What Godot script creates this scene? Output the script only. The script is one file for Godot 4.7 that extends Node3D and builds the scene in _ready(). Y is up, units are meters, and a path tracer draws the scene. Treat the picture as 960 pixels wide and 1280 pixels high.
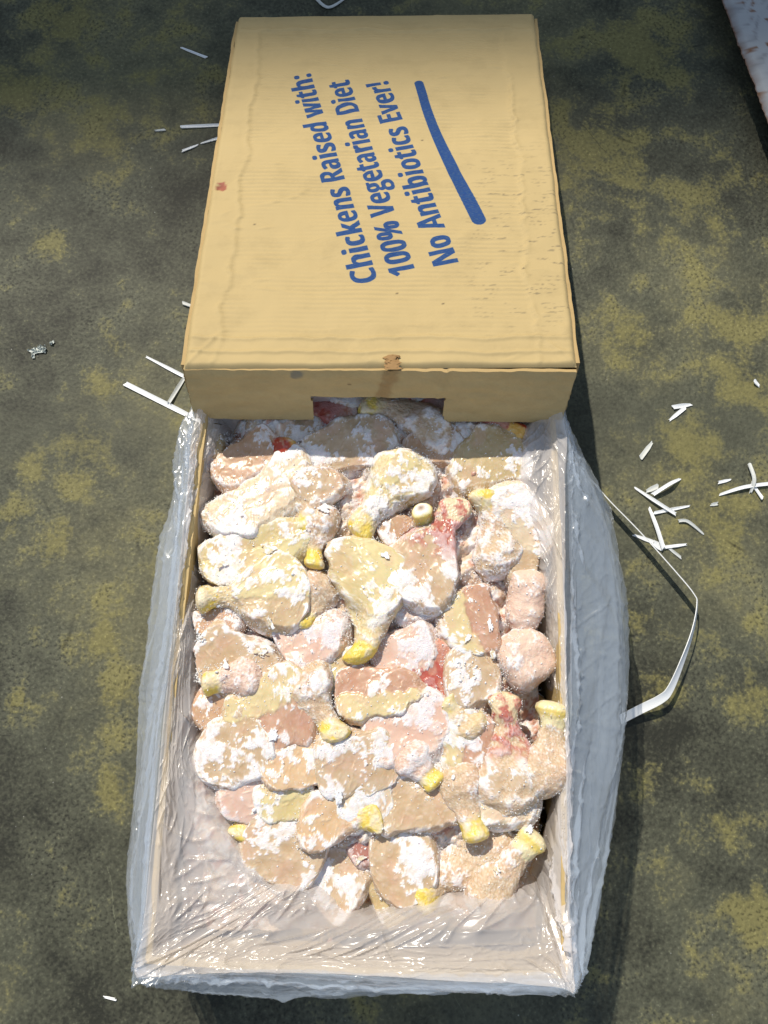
extends Node3D
# A box of frozen chicken pieces on a mossy concrete yard, its lid pulled back. Metres, y up; the floor is y = 0.

const RIM := 0.15
var used := {}
var gridh := PackedFloat32Array()
const GX := 270
const GZ := 360
var flesh_gloss: StandardMaterial3D
var flesh_frost: StandardMaterial3D
var joint_mat: StandardMaterial3D
var card: StandardMaterial3D
var strap_mat: StandardMaterial3D
var nlow := FastNoiseLite.new()
var nmid := FastNoiseLite.new()
var nhi := FastNoiseLite.new()
var nridge := FastNoiseLite.new()
var nfin := FastNoiseLite.new()

# kind, tip x z, end x z, half width, top, pressed, frosted, tint, tip style, label
var PIECES := [
	["D",-0.0274,-0.3711,0.0787,-0.3188,0.0226,0.1394,0.10,-0.10,"tan","y","frozen drumstick with dull yellow tip showing in the hand slot of the lid"],
	["D",-0.1097,-0.3325,-0.1201,-0.2457,0.0209,0.1405,0.00,0.10,"pink","r","frozen drumstick whose glossy red and yellow tip rises from the lid's shadow"],
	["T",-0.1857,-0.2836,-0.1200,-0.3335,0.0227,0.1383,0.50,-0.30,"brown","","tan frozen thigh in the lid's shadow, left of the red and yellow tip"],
	["T",-0.1551,-0.3533,-0.0731,-0.3508,0.0169,0.1328,0.00,0.30,"tan","","pale frosted piece close under the left half of the lid's front"],
	["T",-0.0894,-0.3060,0.0117,-0.3397,0.0260,0.1394,0.80,0.25,"tan","","frosted thigh with small wet tan windows just below the hand slot"],
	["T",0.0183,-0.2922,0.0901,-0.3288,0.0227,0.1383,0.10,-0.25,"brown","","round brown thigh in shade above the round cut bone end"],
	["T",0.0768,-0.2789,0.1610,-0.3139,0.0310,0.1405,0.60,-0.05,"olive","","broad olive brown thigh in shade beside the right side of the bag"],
	["T",0.0604,-0.3554,0.1372,-0.3461,0.0203,0.1328,0.10,0.35,"tan","","frost covered piece tucked under the lid right of the hand slot"],
	["D",0.1588,-0.3304,0.1029,-0.3732,0.0135,0.1350,0.00,-0.20,"red","r","small raw red end by the bag under the lid's right corner"],
	["T",-0.0885,-0.3789,-0.0343,-0.3500,0.0169,0.1339,0.00,0.20,"red","","pink and red frosted scrap at the left end of the hand slot"],
	["T",0.0084,-0.3830,0.0807,-0.3718,0.0169,0.1339,0.00,0.55,"red","","frost white piece with red specks at the right end of the hand slot"],
	["T",-0.0683,-0.4047,0.0649,-0.4112,0.0219,0.1361,0.00,0.50,"tan","","frosty piece deep inside the hand slot under the lid"],
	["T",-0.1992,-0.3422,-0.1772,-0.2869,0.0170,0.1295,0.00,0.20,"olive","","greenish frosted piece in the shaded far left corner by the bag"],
	["T",-0.1961,-0.2364,-0.0879,-0.3122,0.0291,0.1460,0.35,0.30,"pale","","long pale thigh in bright sun with its rounded end against the left bag wall"],
	["D",-0.0288,-0.2126,0.0507,-0.3061,0.0307,0.1493,0.50,0.30,"yellow","y","thick frost topped drumstick lying diagonally with its yellow tip at lower left"],
	["D",-0.0733,-0.2138,-0.0607,-0.2968,0.0291,0.1460,0.60,0.30,"tan","y","frosty drumstick with peeled tan windows, yellow tip down, left of the thick diagonal one"],
	["T",-0.1540,-0.2347,-0.0758,-0.2537,0.0201,0.1405,0.60,0.30,"tan","","small rounded tan lump in sun below the long pale thigh"],
	["D",0.0394,-0.2435,0.0489,-0.2183,0.0175,0.1460,0.00,-0.10,"tan","o","drumstick stub whose round cut bone end with a yellow ring faces up"],
	["D",0.0888,-0.2580,0.0316,-0.1318,0.0390,0.1482,0.80,0.30,"tan","b","large drumstick with a bloody red neck and an oval tan window on its end"],
	["D",0.1059,-0.2703,0.1186,-0.1689,0.0243,0.1405,0.00,0.15,"tan","y","grainy frosted drumstick with a tiny yellow tip right of the bloody neck"],
	["T",0.1258,-0.2740,0.1706,-0.1976,0.0233,0.1460,0.40,0.30,"pale","","creased white thigh leaning on the right bag wall in sun"],
	["T",0.1315,-0.1918,0.1633,-0.1790,0.0218,0.1416,0.00,0.10,"tan","","grainy tan piece at the right bag wall below the creased white thigh"],
	["T",-0.0037,-0.2161,0.0300,-0.2359,0.0142,0.1416,0.00,-0.10,"brown","","small brown knobbly scrap left of the round cut bone end"],
	["T",-0.1953,-0.1864,-0.0705,-0.2265,0.0266,0.1460,0.25,0.10,"yellow","","long cream yellow thigh in sun across the left side, above the big pressed one"],
	["D",-0.1997,-0.1478,-0.0747,-0.1568,0.0390,0.1482,1.00,0.10,"cream","y","big flat pressed cream thigh on the left with a pink frosted end at the bag"],
	["D",-0.0295,-0.0791,-0.0352,-0.2179,0.0389,0.1504,0.80,-0.25,"yellow","y","big yellow skinned drumstick in the middle pointing straight down"],
	["T",-0.0076,-0.1510,0.0584,-0.1606,0.0302,0.1405,0.00,0.65,"pink","","lilac white frosted thigh wedged between the two big drumsticks in the middle"],
	["D",-0.0754,-0.1802,-0.0602,-0.2520,0.0166,0.1460,0.00,0.20,"tan","y","half buried drumstick showing a small upright yellow tip left of the yellow skinned one"],
	["D",-0.0908,-0.1171,-0.0685,-0.1815,0.0184,0.1427,0.00,-0.10,"tan","y","buried drumstick with a dull yellow end under the big pressed cream thigh"],
	["T",-0.1034,-0.0884,-0.0402,-0.1293,0.0258,0.1460,0.20,0.35,"pink","","lumpy piece, pink flesh at its left and white frost at its right, mid heap"],
	["T",-0.1883,-0.1141,-0.1104,-0.0627,0.0300,0.1460,0.80,0.25,"tan","","tan pressed thigh with a curled white frost rim near the left wall"],
	["T",-0.1991,-0.1200,-0.1510,-0.1396,0.0184,0.1405,0.00,-0.05,"brown","","small reddish brown piece at the left wall under the big pressed cream thigh"],
	["D",-0.1888,-0.0594,-0.1230,-0.0693,0.0200,0.1471,0.00,0.10,"pink","y","drumstick with a bright yellow tip touching the left bag wall"],
	["T",-0.1603,-0.0174,-0.0749,-0.0557,0.0349,0.1482,1.00,-0.20,"flesh","","large smooth thigh, yellow skin at left and bare reddish flesh at right"],
	["T",-0.1912,0.0254,-0.1243,-0.0237,0.0300,0.1460,0.50,0.50,"tan","","frost crusted thigh with tan windows at the left wall below the large smooth one"],
	["T",-0.1918,-0.0178,-0.1631,-0.0487,0.0185,0.1383,0.00,0.00,"brown","","little brown lump between the yellow tip and the left bag wall"],
	["D",-0.0424,-0.0039,-0.0785,-0.0852,0.0215,0.1504,0.20,0.00,"tan","y","slim tan drumstick with a bright grainy yellow tip right of the large smooth thigh"],
	["T",-0.0869,-0.0755,-0.0216,-0.0840,0.0201,0.1405,0.10,0.50,"yellow","","frosted scrap with yellow fat streaks in the middle of the heap"],
	["T",-0.0495,-0.0494,0.0437,-0.0557,0.0241,0.1460,0.90,0.00,"flesh","","brown oval pressed piece right of the slim yellow tipped drumstick"],
	["T",-0.0130,-0.0830,0.0536,-0.1136,0.0284,0.1427,0.20,0.50,"pink","","lilac pink frosted piece below the gap of the two big drumsticks"],
	["T",0.0515,-0.0416,0.0672,-0.1068,0.0209,0.1416,0.00,0.00,"red","","reddish strip of flesh beside the tan knobbly lump"],
	["T",0.0617,-0.0623,0.1193,-0.0657,0.0266,0.1471,0.60,-0.05,"tan","","tan knobbly lump with a glazed top left of the smooth pink round piece"],
	["T",0.0876,-0.1599,0.1104,-0.0876,0.0267,0.1449,0.70,0.15,"flesh","","upright piece with a raw red edge and glazed tan face in the right half"],
	["T",0.1581,-0.1770,0.1458,-0.1162,0.0167,0.1438,0.00,-0.10,"pinkskin","","smooth pinkish upright lump at the right wall, upper of two"],
	["T",0.1252,-0.0701,0.1749,-0.0953,0.0250,0.1460,0.00,-0.02,"pinkskin","","smooth pinkish round lump at the right wall, lower of two"],
	["D",0.1691,-0.0418,0.1487,0.0549,0.0232,0.1515,0.00,-0.05,"tan","k","drumstick with a thick pale yellow bone end against the right wall"],
	["D",0.1205,-0.0519,0.1238,0.0745,0.0315,0.1504,0.10,-0.00,"tan","b","upright grainy drumstick with a red blotched neck and pale bone end"],
	["T",0.0927,0.0437,0.1524,0.0660,0.0233,0.1453,0.00,0.40,"pale","","white frosted cap at the lower end of the upright grainy drumstick"],
	["D",0.0615,-0.0463,0.1024,-0.0092,0.0184,0.1427,0.00,-0.10,"yellow","y","buried yellow skinned scrap below the tan knobbly lump"],
	["T",-0.0214,-0.0006,0.0710,-0.0206,0.0316,0.1471,0.20,0.70,"pink","","draped thigh under swirled lilac white frost in the lower middle"],
	["T",0.0922,-0.0314,0.0742,0.0393,0.0233,0.1460,0.30,0.35,"flesh","","frosted blocky piece with pink windows left of the upright grainy drumstick"],
	["D",0.0525,0.0403,0.0146,-0.0003,0.0200,0.1460,0.00,0.50,"pink","y","lilac frosted stub with an orange yellow end under the swirled frost"],
	["T",-0.0700,0.0209,0.0144,0.0108,0.0291,0.1460,0.90,0.15,"tan","","wide tan pressed thigh with a scalloped frost edge in the lower middle"],
	["T",-0.1232,0.0313,-0.0644,-0.0009,0.0275,0.1460,0.90,-0.10,"orange","","orange tan glazed thigh with curled creases, below the bare reddish flesh"],
	["T",-0.1329,0.0576,-0.0742,0.0400,0.0226,0.1395,0.20,-0.20,"yellow","","ribbed yellow skin fold below the orange tan glazed thigh"],
	["T",-0.0602,0.0626,0.0028,0.0327,0.0259,0.1420,0.10,0.65,"pale","","white striped frosted flap below the wide tan pressed thigh"],
	["T",-0.1692,0.0389,-0.1211,0.0567,0.0243,0.1397,0.30,0.40,"pink","","pink frosted scrap beside the slanting edge of the bag"],
	["D",-0.0024,0.0724,-0.0914,0.0876,0.0252,0.1381,0.70,0.05,"orange","y","striped orange tan drumstick with its yellow tip at right, near the dark red scrap"],
	["T",-0.1379,0.0762,-0.0670,0.1167,0.0329,0.1349,0.90,0.10,"tan","","rounded pressed tan thigh bordered by white frost at the lower left"],
	["D",-0.1503,0.0902,-0.1246,0.0432,0.0170,0.1296,0.00,0.00,"yellow","y","drumstick tip, yellow, poking out at the slanting lower left edge of the bag"],
	["T",-0.0072,0.0631,0.0756,0.0581,0.0301,0.1408,0.90,0.10,"tan","","pressed tan thigh with frosted sides, upper of the two stacked at bottom middle"],
	["T",-0.0156,0.1138,0.0508,0.1047,0.0314,0.1294,0.90,0.15,"tan","","pressed tan thigh with frosted sides, lower of the two stacked at bottom middle"],
	["D",0.0907,0.0933,0.0700,0.0159,0.0208,0.1462,0.00,0.00,"tan","y","drumstick with a large scaly yellow tip pointing down at lower right"],
	["D",0.0240,0.1503,0.1351,0.0876,0.0341,0.1243,0.00,-0.05,"tan","y","broad grainy drumstick lying across the bottom with a small yellow tip at its left"],
	["D",0.1514,0.0858,0.0838,0.1602,0.0210,0.1365,0.00,0.00,"tan","k","grainy drumstick with a pale knuckle in the lower right corner"],
	["T",-0.0350,0.1113,-0.0075,0.0911,0.0128,0.1244,0.00,0.10,"dark","","dark red blood stained scrap in the gap at bottom middle"],
	["T",-0.0702,0.1531,-0.0159,0.1189,0.0274,0.1209,0.10,0.05,"tan","","sugary grained tan piece at the near edge of the heap"],
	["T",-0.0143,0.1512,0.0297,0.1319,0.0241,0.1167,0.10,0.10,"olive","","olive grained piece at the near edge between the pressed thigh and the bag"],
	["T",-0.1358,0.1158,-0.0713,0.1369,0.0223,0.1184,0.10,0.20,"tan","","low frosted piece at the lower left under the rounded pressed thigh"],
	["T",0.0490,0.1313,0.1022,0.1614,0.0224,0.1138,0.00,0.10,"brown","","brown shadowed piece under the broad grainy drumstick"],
]
# the bag's loop: where it meets the meat (x y z), on the rim (x z), at its widest outside (x z)
var RING := [
	[-0.1853,0.1300,-0.3519,-0.2063,-0.3415,-0.2222,-0.3616],
	[-0.1953,0.1280,-0.3048,-0.2105,-0.2876,-0.2315,-0.3010],
	[-0.2032,0.1260,-0.2404,-0.2140,-0.2247,-0.2421,-0.2270],
	[-0.2046,0.1250,-0.1777,-0.2168,-0.1555,-0.2486,-0.1517],
	[-0.2031,0.1250,-0.1171,-0.2195,-0.0891,-0.2529,-0.0753],
	[-0.2003,0.1240,-0.0422,-0.2222,-0.0254,-0.2553,-0.0024],
	[-0.1940,0.1220,0.0218,-0.2242,0.0434,-0.2560,0.0675],
	[-0.1603,0.1180,0.0803,-0.2262,0.1093,-0.2567,0.1344],
	[-0.1233,0.1120,0.1264,-0.2267,0.1690,-0.2464,0.1902],
	[-0.1069,0.1140,0.1329,-0.2283,0.2010,-0.2293,0.2133],
	[-0.0784,0.1180,0.1384,-0.1939,0.2019,-0.2012,0.2218],
	[-0.0369,0.1210,0.1600,-0.1304,0.2010,-0.1337,0.2250],
	[0.0245,0.1210,0.1532,-0.0407,0.2037,-0.0457,0.2304],
	[0.0917,0.1210,0.1464,0.0637,0.2085,0.0576,0.2263],
	[0.1487,0.1210,0.1439,0.1529,0.2124,0.1573,0.2202],
	[0.1527,0.1180,0.1386,0.1705,0.2152,0.1828,0.2072],
	[0.1615,0.1120,0.1022,0.1713,0.1822,0.2007,0.1736],
	[0.1746,0.1120,0.0485,0.1751,0.1123,0.2201,0.1048],
	[0.1835,0.1180,-0.0070,0.1798,0.0427,0.2352,0.0367],
	[0.1760,0.1250,-0.0556,0.1833,-0.0222,0.2475,-0.0225],
	[0.1728,0.1250,-0.1141,0.1866,-0.0859,0.2547,-0.0880],
	[0.1712,0.1250,-0.1747,0.1902,-0.1522,0.2587,-0.1563],
	[0.1618,0.1260,-0.2282,0.1933,-0.2125,0.2524,-0.2275],
	[0.1520,0.1280,-0.2831,0.1956,-0.2751,0.2354,-0.2943],
	[0.1588,0.1300,-0.3345,0.1974,-0.3306,0.2087,-0.3521],
	[0.1655,0.1250,-0.3620,0.1780,-0.3920,0.1833,-0.3980],
	[0.0837,0.1250,-0.3780,0.0900,-0.4080,0.0927,-0.4140],
	[-0.0837,0.1250,-0.3780,-0.0900,-0.4080,-0.0927,-0.4140],
	[-0.1730,0.1250,-0.3620,-0.1860,-0.3920,-0.1916,-0.3980],
]
var STRAPS := [
	[[-0.1006,-1.0961,-0.0785,-1.0732,-0.0520,-1.0926],0.0055,0.0020,"bent white strap tip at the top edge of the photo above the lid"],
	[[-0.2967,-1.0028,-0.2577,-0.9836],0.0048,0.0010,"single slanting white strap sliver on dark floor left of the lid's far corner"],
	[[-0.2887,-0.8613,-0.2035,-0.8660],0.0055,0.0020,"straight white strap end running level under the lid's left side"],
	[[-0.3264,-0.8562,-0.3115,-0.8574],0.0040,0.0005,"faint white flake in line with the level strap at the lid's left"],
	[[-0.2852,-0.8205,-0.2629,-0.8311],0.0045,0.0010,"short white splinter, outer of two in a slanting row left of the lid"],
	[[-0.2584,-0.8338,-0.2029,-0.8523],0.0045,0.0020,"thin white splinter slanting under the lid's left side below the level strap"],
	[[-0.2704,-0.5782,-0.2329,-0.5635],0.0060,0.0020,"stub of white strap just showing at the middle of the lid's left side"],
	[[-0.3148,-0.4993,-0.2275,-0.4504],0.0058,0.0030,"upper white bar of the ladder shaped strap by the lid's near left corner"],
	[[-0.3395,-0.4604,-0.2166,-0.3954],0.0085,0.0020,"long wide lower white bar of the ladder shaped strap by the near left corner"],
	[[-0.2564,-0.4792,-0.2799,-0.4316],0.0060,0.0050,"cross piece joining the two white bars at the lid's near left corner"],
	[[0.3772,-0.4204,0.4026,-0.4247],0.0070,0.0030,"upper flat chip of the white pair on the floor right of the lid"],
	[[0.3713,-0.4026,0.3938,-0.4203],0.0060,0.0010,"lower slanting chip of the white pair on the floor right of the lid"],
	[[0.3294,-0.3514,0.3467,-0.3731],0.0075,0.0010,"lone short white chip between the pair of chips and the bag"],
	[[0.3187,-0.3119,0.3432,-0.2916,0.3668,-0.2757],0.0052,0.0040,"longest sliver of the scattered strap heap, slanting down right"],
	[[0.3390,-0.3011,0.3616,-0.3147,0.3777,-0.3231],0.0058,0.0070,"kinked strap sliver with a crumpled end pointing up right"],
	[[0.3324,-0.3065,0.3472,-0.3127],0.0080,0.0060,"stubby folded strap piece on top of the longest sliver"],
	[[0.3399,-0.2780,0.3861,-0.2871],0.0045,0.0020,"nearly level thin sliver crossing the end of the longest one"],
	[[0.3346,-0.2854,0.3401,-0.2583,0.3465,-0.2316],0.0068,0.0060,"upright white strip standing left in the scattered strap heap"],
	[[0.3690,-0.2674,0.3809,-0.2663,0.3993,-0.2506],0.0045,0.0020,"hooked thin greyish sliver right of the scattered strap heap"],
	[[0.3114,-0.2503,0.3479,-0.2357],0.0060,0.0010,"strap piece half hidden under the long bowed strap"],
	[[0.3467,-0.2336,0.3769,-0.2375],0.0052,0.0020,"small level strip at the lower end of the scattered strap heap"],
	[[0.3518,-0.2346,0.3682,-0.2202],0.0040,0.0010,"faint splinter below the small level strip"],
	[[0.3344,-0.2399,0.3454,-0.2306],0.0085,0.0050,"crumpled white knot of strap where the upright strip ends"],
	[[0.4251,-0.3015,0.4565,-0.3107,0.4937,-0.3157],0.0058,0.0030,"long level arm of the strap cross at the right edge"],
	[[0.4664,-0.3417,0.4689,-0.3202,0.4647,-0.3033],0.0055,0.0060,"upright arm of the strap cross at the right edge"],
	[[0.4676,-0.3181,0.4780,-0.2958],0.0050,0.0040,"short lower arm of the strap cross at the right edge"],
	[[0.4249,-0.3174,0.4416,-0.3215],0.0045,0.0010,"tiny pale flake left of the strap cross"],
	[[0.4124,-0.2879,0.4217,-0.2899],0.0050,0.0010,"tiny pale fleck below left of the strap cross"],
	[[0.4880,-0.4567,0.4945,-0.4498],0.0065,0.0040,"small crumpled white bit at the right edge above the strap cross"],
	[[-0.3090,0.2625,-0.2958,0.2650],0.0025,0.0010,"thin white thread on the floor in the lower left corner"],
]
var LONG := [
	[0.2624,0.0120,-0.3191],
	[0.2822,0.0160,-0.2904],
	[0.3144,0.0200,-0.2501],
	[0.3521,0.0240,-0.1990],
	[0.3707,0.0260,-0.1711],
	[0.3731,0.0260,-0.1576],
	[0.3643,0.0250,-0.1254],
	[0.3476,0.0240,-0.0882],
	[0.3322,0.0220,-0.0591],
	[0.3207,0.0200,-0.0483],
	[0.2972,0.0140,-0.0369],
	[0.2745,0.0080,-0.0255],
]
var YELLOW := [-0.403,-0.323,0.017,-0.407,-0.265,0.014,-0.451,-0.350,0.019,-0.373,-0.461,0.019,-0.362,-0.519,0.014,-0.400,-0.328,0.021,-0.397,-0.372,0.029,-0.420,-0.245,0.016,-0.442,-0.057,0.010,-0.346,-0.129,0.021,-0.326,-0.067,0.021,-0.322,0.042,0.019,-0.481,-0.532,0.019,-0.463,-0.678,0.021,-0.483,-1.064,0.039,-0.399,-0.848,0.029,-0.535,-0.933,0.034,0.387,-0.996,0.058,0.325,-0.815,0.068,0.453,-0.734,0.049,0.476,-0.547,0.039,0.392,-0.365,0.039,0.424,-0.279,0.039,0.311,-0.149,0.024,0.323,-0.062,0.029,0.437,-0.061,0.034,0.255,0.064,0.014,0.477,-0.465,0.039,0.334,-0.524,0.029,0.383,0.073,0.029,0.399,0.175,0.029,0.314,0.029,0.029,-0.475,-0.287,0.019]

# ------------------------------------------------------------------ helpers
func numbered(n: String) -> String:
	if not used.has(n):
		used[n] = 0
		return n
	used[n] += 1
	return "%s_%03d" % [n, used[n]]

func tag(o: Node, label := "", category := "", group := "", kind := "") -> void:
	for kv in [["label", label], ["category", category], ["group", group], ["kind", kind]]:
		if kv[1] != "":
			o.set_meta(kv[0], kv[1])

func put(n: String, mesh: Mesh, mat: Material, parent: Node = self) -> MeshInstance3D:
	var m := MeshInstance3D.new()
	m.name = numbered(n) if parent == self else n
	m.mesh = mesh
	if mat:
		m.material_override = mat
	parent.add_child(m, true)
	return m

func base(n: String, at := Vector3.ZERO) -> Node3D:
	var o := Node3D.new()
	o.name = numbered(n)
	o.position = at
	add_child(o, true)
	return o

func noise(sd: int, period: float, oct := 3, type := FastNoiseLite.TYPE_SIMPLEX_SMOOTH, fract := FastNoiseLite.FRACTAL_FBM, gain := 0.5) -> FastNoiseLite:
	var f := FastNoiseLite.new()
	f.seed = sd
	f.noise_type = type
	f.frequency = 1.0 / period
	f.fractal_type = fract if oct > 1 else FastNoiseLite.FRACTAL_NONE
	f.fractal_octaves = oct
	f.fractal_gain = gain
	return f

func sm(a: float, b: float, x: float) -> float:
	return smoothstep(a, b, x)

func arrays(p: PackedVector3Array, n: PackedVector3Array, c: PackedColorArray, uv: PackedVector2Array, i: PackedInt32Array) -> Array:
	var a := []
	a.resize(Mesh.ARRAY_MAX)
	a[Mesh.ARRAY_VERTEX] = p
	a[Mesh.ARRAY_NORMAL] = n
	if c.size():
		a[Mesh.ARRAY_COLOR] = c
	if uv.size():
		a[Mesh.ARRAY_TEX_UV] = uv
	a[Mesh.ARRAY_INDEX] = i
	return a

func grid_normals(p: PackedVector3Array, nx: int, ny: int, wrap := false) -> PackedVector3Array:
	# (nx + 1) x (ny + 1) points, i fastest; normals along d/di x d/dj
	var n := PackedVector3Array()
	n.resize(p.size())
	var w := nx + 1
	for j in ny + 1:
		var j0 := maxi(j - 1, 0) * w
		var j1 := mini(j + 1, ny) * w
		for i in w:
			var i0 := i - 1
			var i1 := i + 1
			if wrap:
				if i0 < 0: i0 = nx - 1
				if i1 > nx: i1 = 1
			else:
				i0 = maxi(i0, 0)
				i1 = mini(i1, nx)
			n[j * w + i] = (p[j * w + i1] - p[j * w + i0]).cross(p[j1 + i] - p[j0 + i]).normalized()
	return n

# A sheet with thickness: front face from pos(u, v), back face behind it, and closed edges. keep(u, v) drops cells.
func sheet(nx: int, ny: int, pos: Callable, thick: float, col = null, keep = null, edge := Color(0.42, 0.30, 0.14)) -> ArrayMesh:
	var p := PackedVector3Array()
	var c := PackedColorArray()
	var uv := PackedVector2Array()
	var w := nx + 1
	for j in ny + 1:
		for i in w:
			var u := float(i) / nx
			var v := float(j) / ny
			p.append(pos.call(u, v))
			uv.append(Vector2(u, v))
			c.append(col.call(u, v) if col != null else Color.WHITE)
	var n := grid_normals(p, nx, ny)
	var total := p.size()
	for k in total:
		p.append(p[k] - n[k] * thick)
		n.append(-n[k])
		c.append(c[k])
		uv.append(uv[k])
	var on := PackedByteArray()
	on.resize(nx * ny)
	for j in ny:
		for i in nx:
			on[j * nx + i] = 1 if keep == null or keep.call((i + 0.5) / nx, (j + 0.5) / ny) else 0
	var ix := PackedInt32Array()
	for j in ny:
		for i in nx:
			if on[j * nx + i] == 0:
				continue
			var a := j * w + i
			var b := a + 1
			var d := a + w
			var e := d + 1
			ix.append_array([a, e, b, a, d, e])
			ix.append_array([total + a, total + b, total + e, total + a, total + e, total + d])
			var sides := []
			if j == 0 or on[(j - 1) * nx + i] == 0: sides.append([a, b])
			if j == ny - 1 or on[(j + 1) * nx + i] == 0: sides.append([e, d])
			if i == 0 or on[j * nx + i - 1] == 0: sides.append([d, a])
			if i == nx - 1 or on[j * nx + i + 1] == 0: sides.append([b, e])
			for s in sides:
				var s0: int = s[0]
				var s1: int = s[1]
				var k := p.size()
				var out := (p[s1] - p[s0]).cross(n[s0]).normalized()
				for q in [s0, s1, total + s1, total + s0]:
					p.append(p[q])
					n.append(out)
					c.append(edge if col != null else Color.WHITE)
					uv.append(uv[q])
				ix.append_array([k, k + 1, k + 2, k, k + 2, k + 3])
	var m := ArrayMesh.new()
	m.add_surface_from_arrays(Mesh.PRIMITIVE_TRIANGLES, arrays(p, n, c, uv, ix))
	return m

func box_into(st: SurfaceTool, c: Vector3, s: Vector3) -> void:
	var b := BoxMesh.new()
	b.size = s
	st.append_from(b, 0, Transform3D(Basis(), c))

func mat(col: Color, rough: float, vertex := false) -> StandardMaterial3D:
	var m := StandardMaterial3D.new()
	m.albedo_color = col
	m.roughness = rough
	m.vertex_color_use_as_albedo = vertex
	return m

func lin(r: float, g: float, b: float) -> Color:
	return Color(r, g, b).linear_to_srgb()

func bump_tex(period: float, sd: int, oct := 4) -> NoiseTexture2D:
	var t := NoiseTexture2D.new()
	t.width = 512
	t.height = 512
	t.seamless = true
	t.noise = noise(sd, period, oct)
	return t

# ------------------------------------------------------------------ scene
func _ready() -> void:
	camera_and_light()
	materials()
	ground()
	building()
	plank()
	box()
	frost_bed()
	for k in PIECES.size():
		piece(k)
	crumbs()
	flakes()
	bag()
	lid()
	straps()

func camera_and_light() -> void:
	var cam := Camera3D.new()
	cam.name = "camera"
	cam.fov = 62.73
	cam.near = 0.02
	cam.far = 200.0
	cam.transform = Transform3D(Basis(Vector3(0.99997, -0.00211, 0.00764), Vector3(0.00793, 0.26666, -0.96376), Vector3(0, 0.96379, 0.26667)).orthonormalized(), Vector3(0, 1.02175, 0))
	add_child(cam)
	cam.current = true
	var e := Environment.new()
	e.background_mode = Environment.BG_SKY
	var ps := ProceduralSkyMaterial.new()
	ps.sky_top_color = lin(0.54, 0.68, 0.90)
	ps.sky_horizon_color = lin(0.80, 0.84, 0.88)
	ps.sky_curve = 0.2
	ps.ground_bottom_color = lin(0.10, 0.10, 0.09)
	ps.ground_horizon_color = lin(0.22, 0.22, 0.20)
	ps.sun_angle_max = 1.0
	var sky := Sky.new()
	sky.sky_material = ps
	e.sky = sky
	e.background_energy_multiplier = 0.60
	e.tonemap_mode = Environment.TONE_MAPPER_LINEAR
	e.tonemap_exposure = 1.04
	e.sdfgi_enabled = true
	e.ssao_enabled = true
	e.ssil_enabled = true
	var we := WorldEnvironment.new()
	we.name = "world"
	we.environment = e
	add_child(we)
	var sun := DirectionalLight3D.new()
	sun.name = "sun"
	sun.light_color = Color(1.0, 0.965, 0.90)
	sun.light_energy = 1.44
	sun.light_angular_distance = 0.7
	sun.shadow_enabled = true
	add_child(sun)
	sun.look_at_from_position(Vector3.ZERO, Vector3(0.35, -1.0, 0.75), Vector3.UP)

func materials() -> void:
	nlow = noise(11, 0.05, 2)
	nmid = noise(12, 0.016, 3)
	nhi = noise(13, 0.0032, 2)
	nfin = noise(15, 0.007, 2)
	nridge = noise(14, 0.02, 3, FastNoiseLite.TYPE_SIMPLEX_SMOOTH, FastNoiseLite.FRACTAL_RIDGED)
	flesh_gloss = mat(Color.WHITE, 0.27, true)
	flesh_frost = mat(Color.WHITE, 0.62, true)
	joint_mat = mat(Color.WHITE, 0.5, true)
	var grain := bump_tex(9, 5, 3)
	for m in [flesh_frost, joint_mat]:
		m.heightmap_enabled = true
		m.heightmap_texture = grain
		m.heightmap_scale = 0.06
		m.uv1_triplanar = true
		m.uv1_scale = Vector3(9, 9, 9)
	joint_mat.heightmap_scale = 0.02
	joint_mat.roughness = 0.38
	for m in [flesh_gloss, flesh_frost, joint_mat]:
		m.subsurf_scatter_enabled = true
		m.subsurf_scatter_strength = 0.12
	card = mat(lin(1, 1, 1), 0.72, true)
	card.metallic_specular = 0.35
	card.heightmap_enabled = true
	card.heightmap_texture = bump_tex(20, 8, 5)
	card.heightmap_scale = 0.035
	card.uv1_triplanar = true
	card.uv1_scale = Vector3(6, 6, 6)
	strap_mat = mat(lin(0.78, 0.80, 0.82), 0.38)
	strap_mat.heightmap_enabled = true
	strap_mat.heightmap_texture = bump_tex(14, 9, 2)
	strap_mat.heightmap_scale = 0.02
	strap_mat.uv1_triplanar = true
	strap_mat.uv1_scale = Vector3(20, 20, 20)

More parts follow.
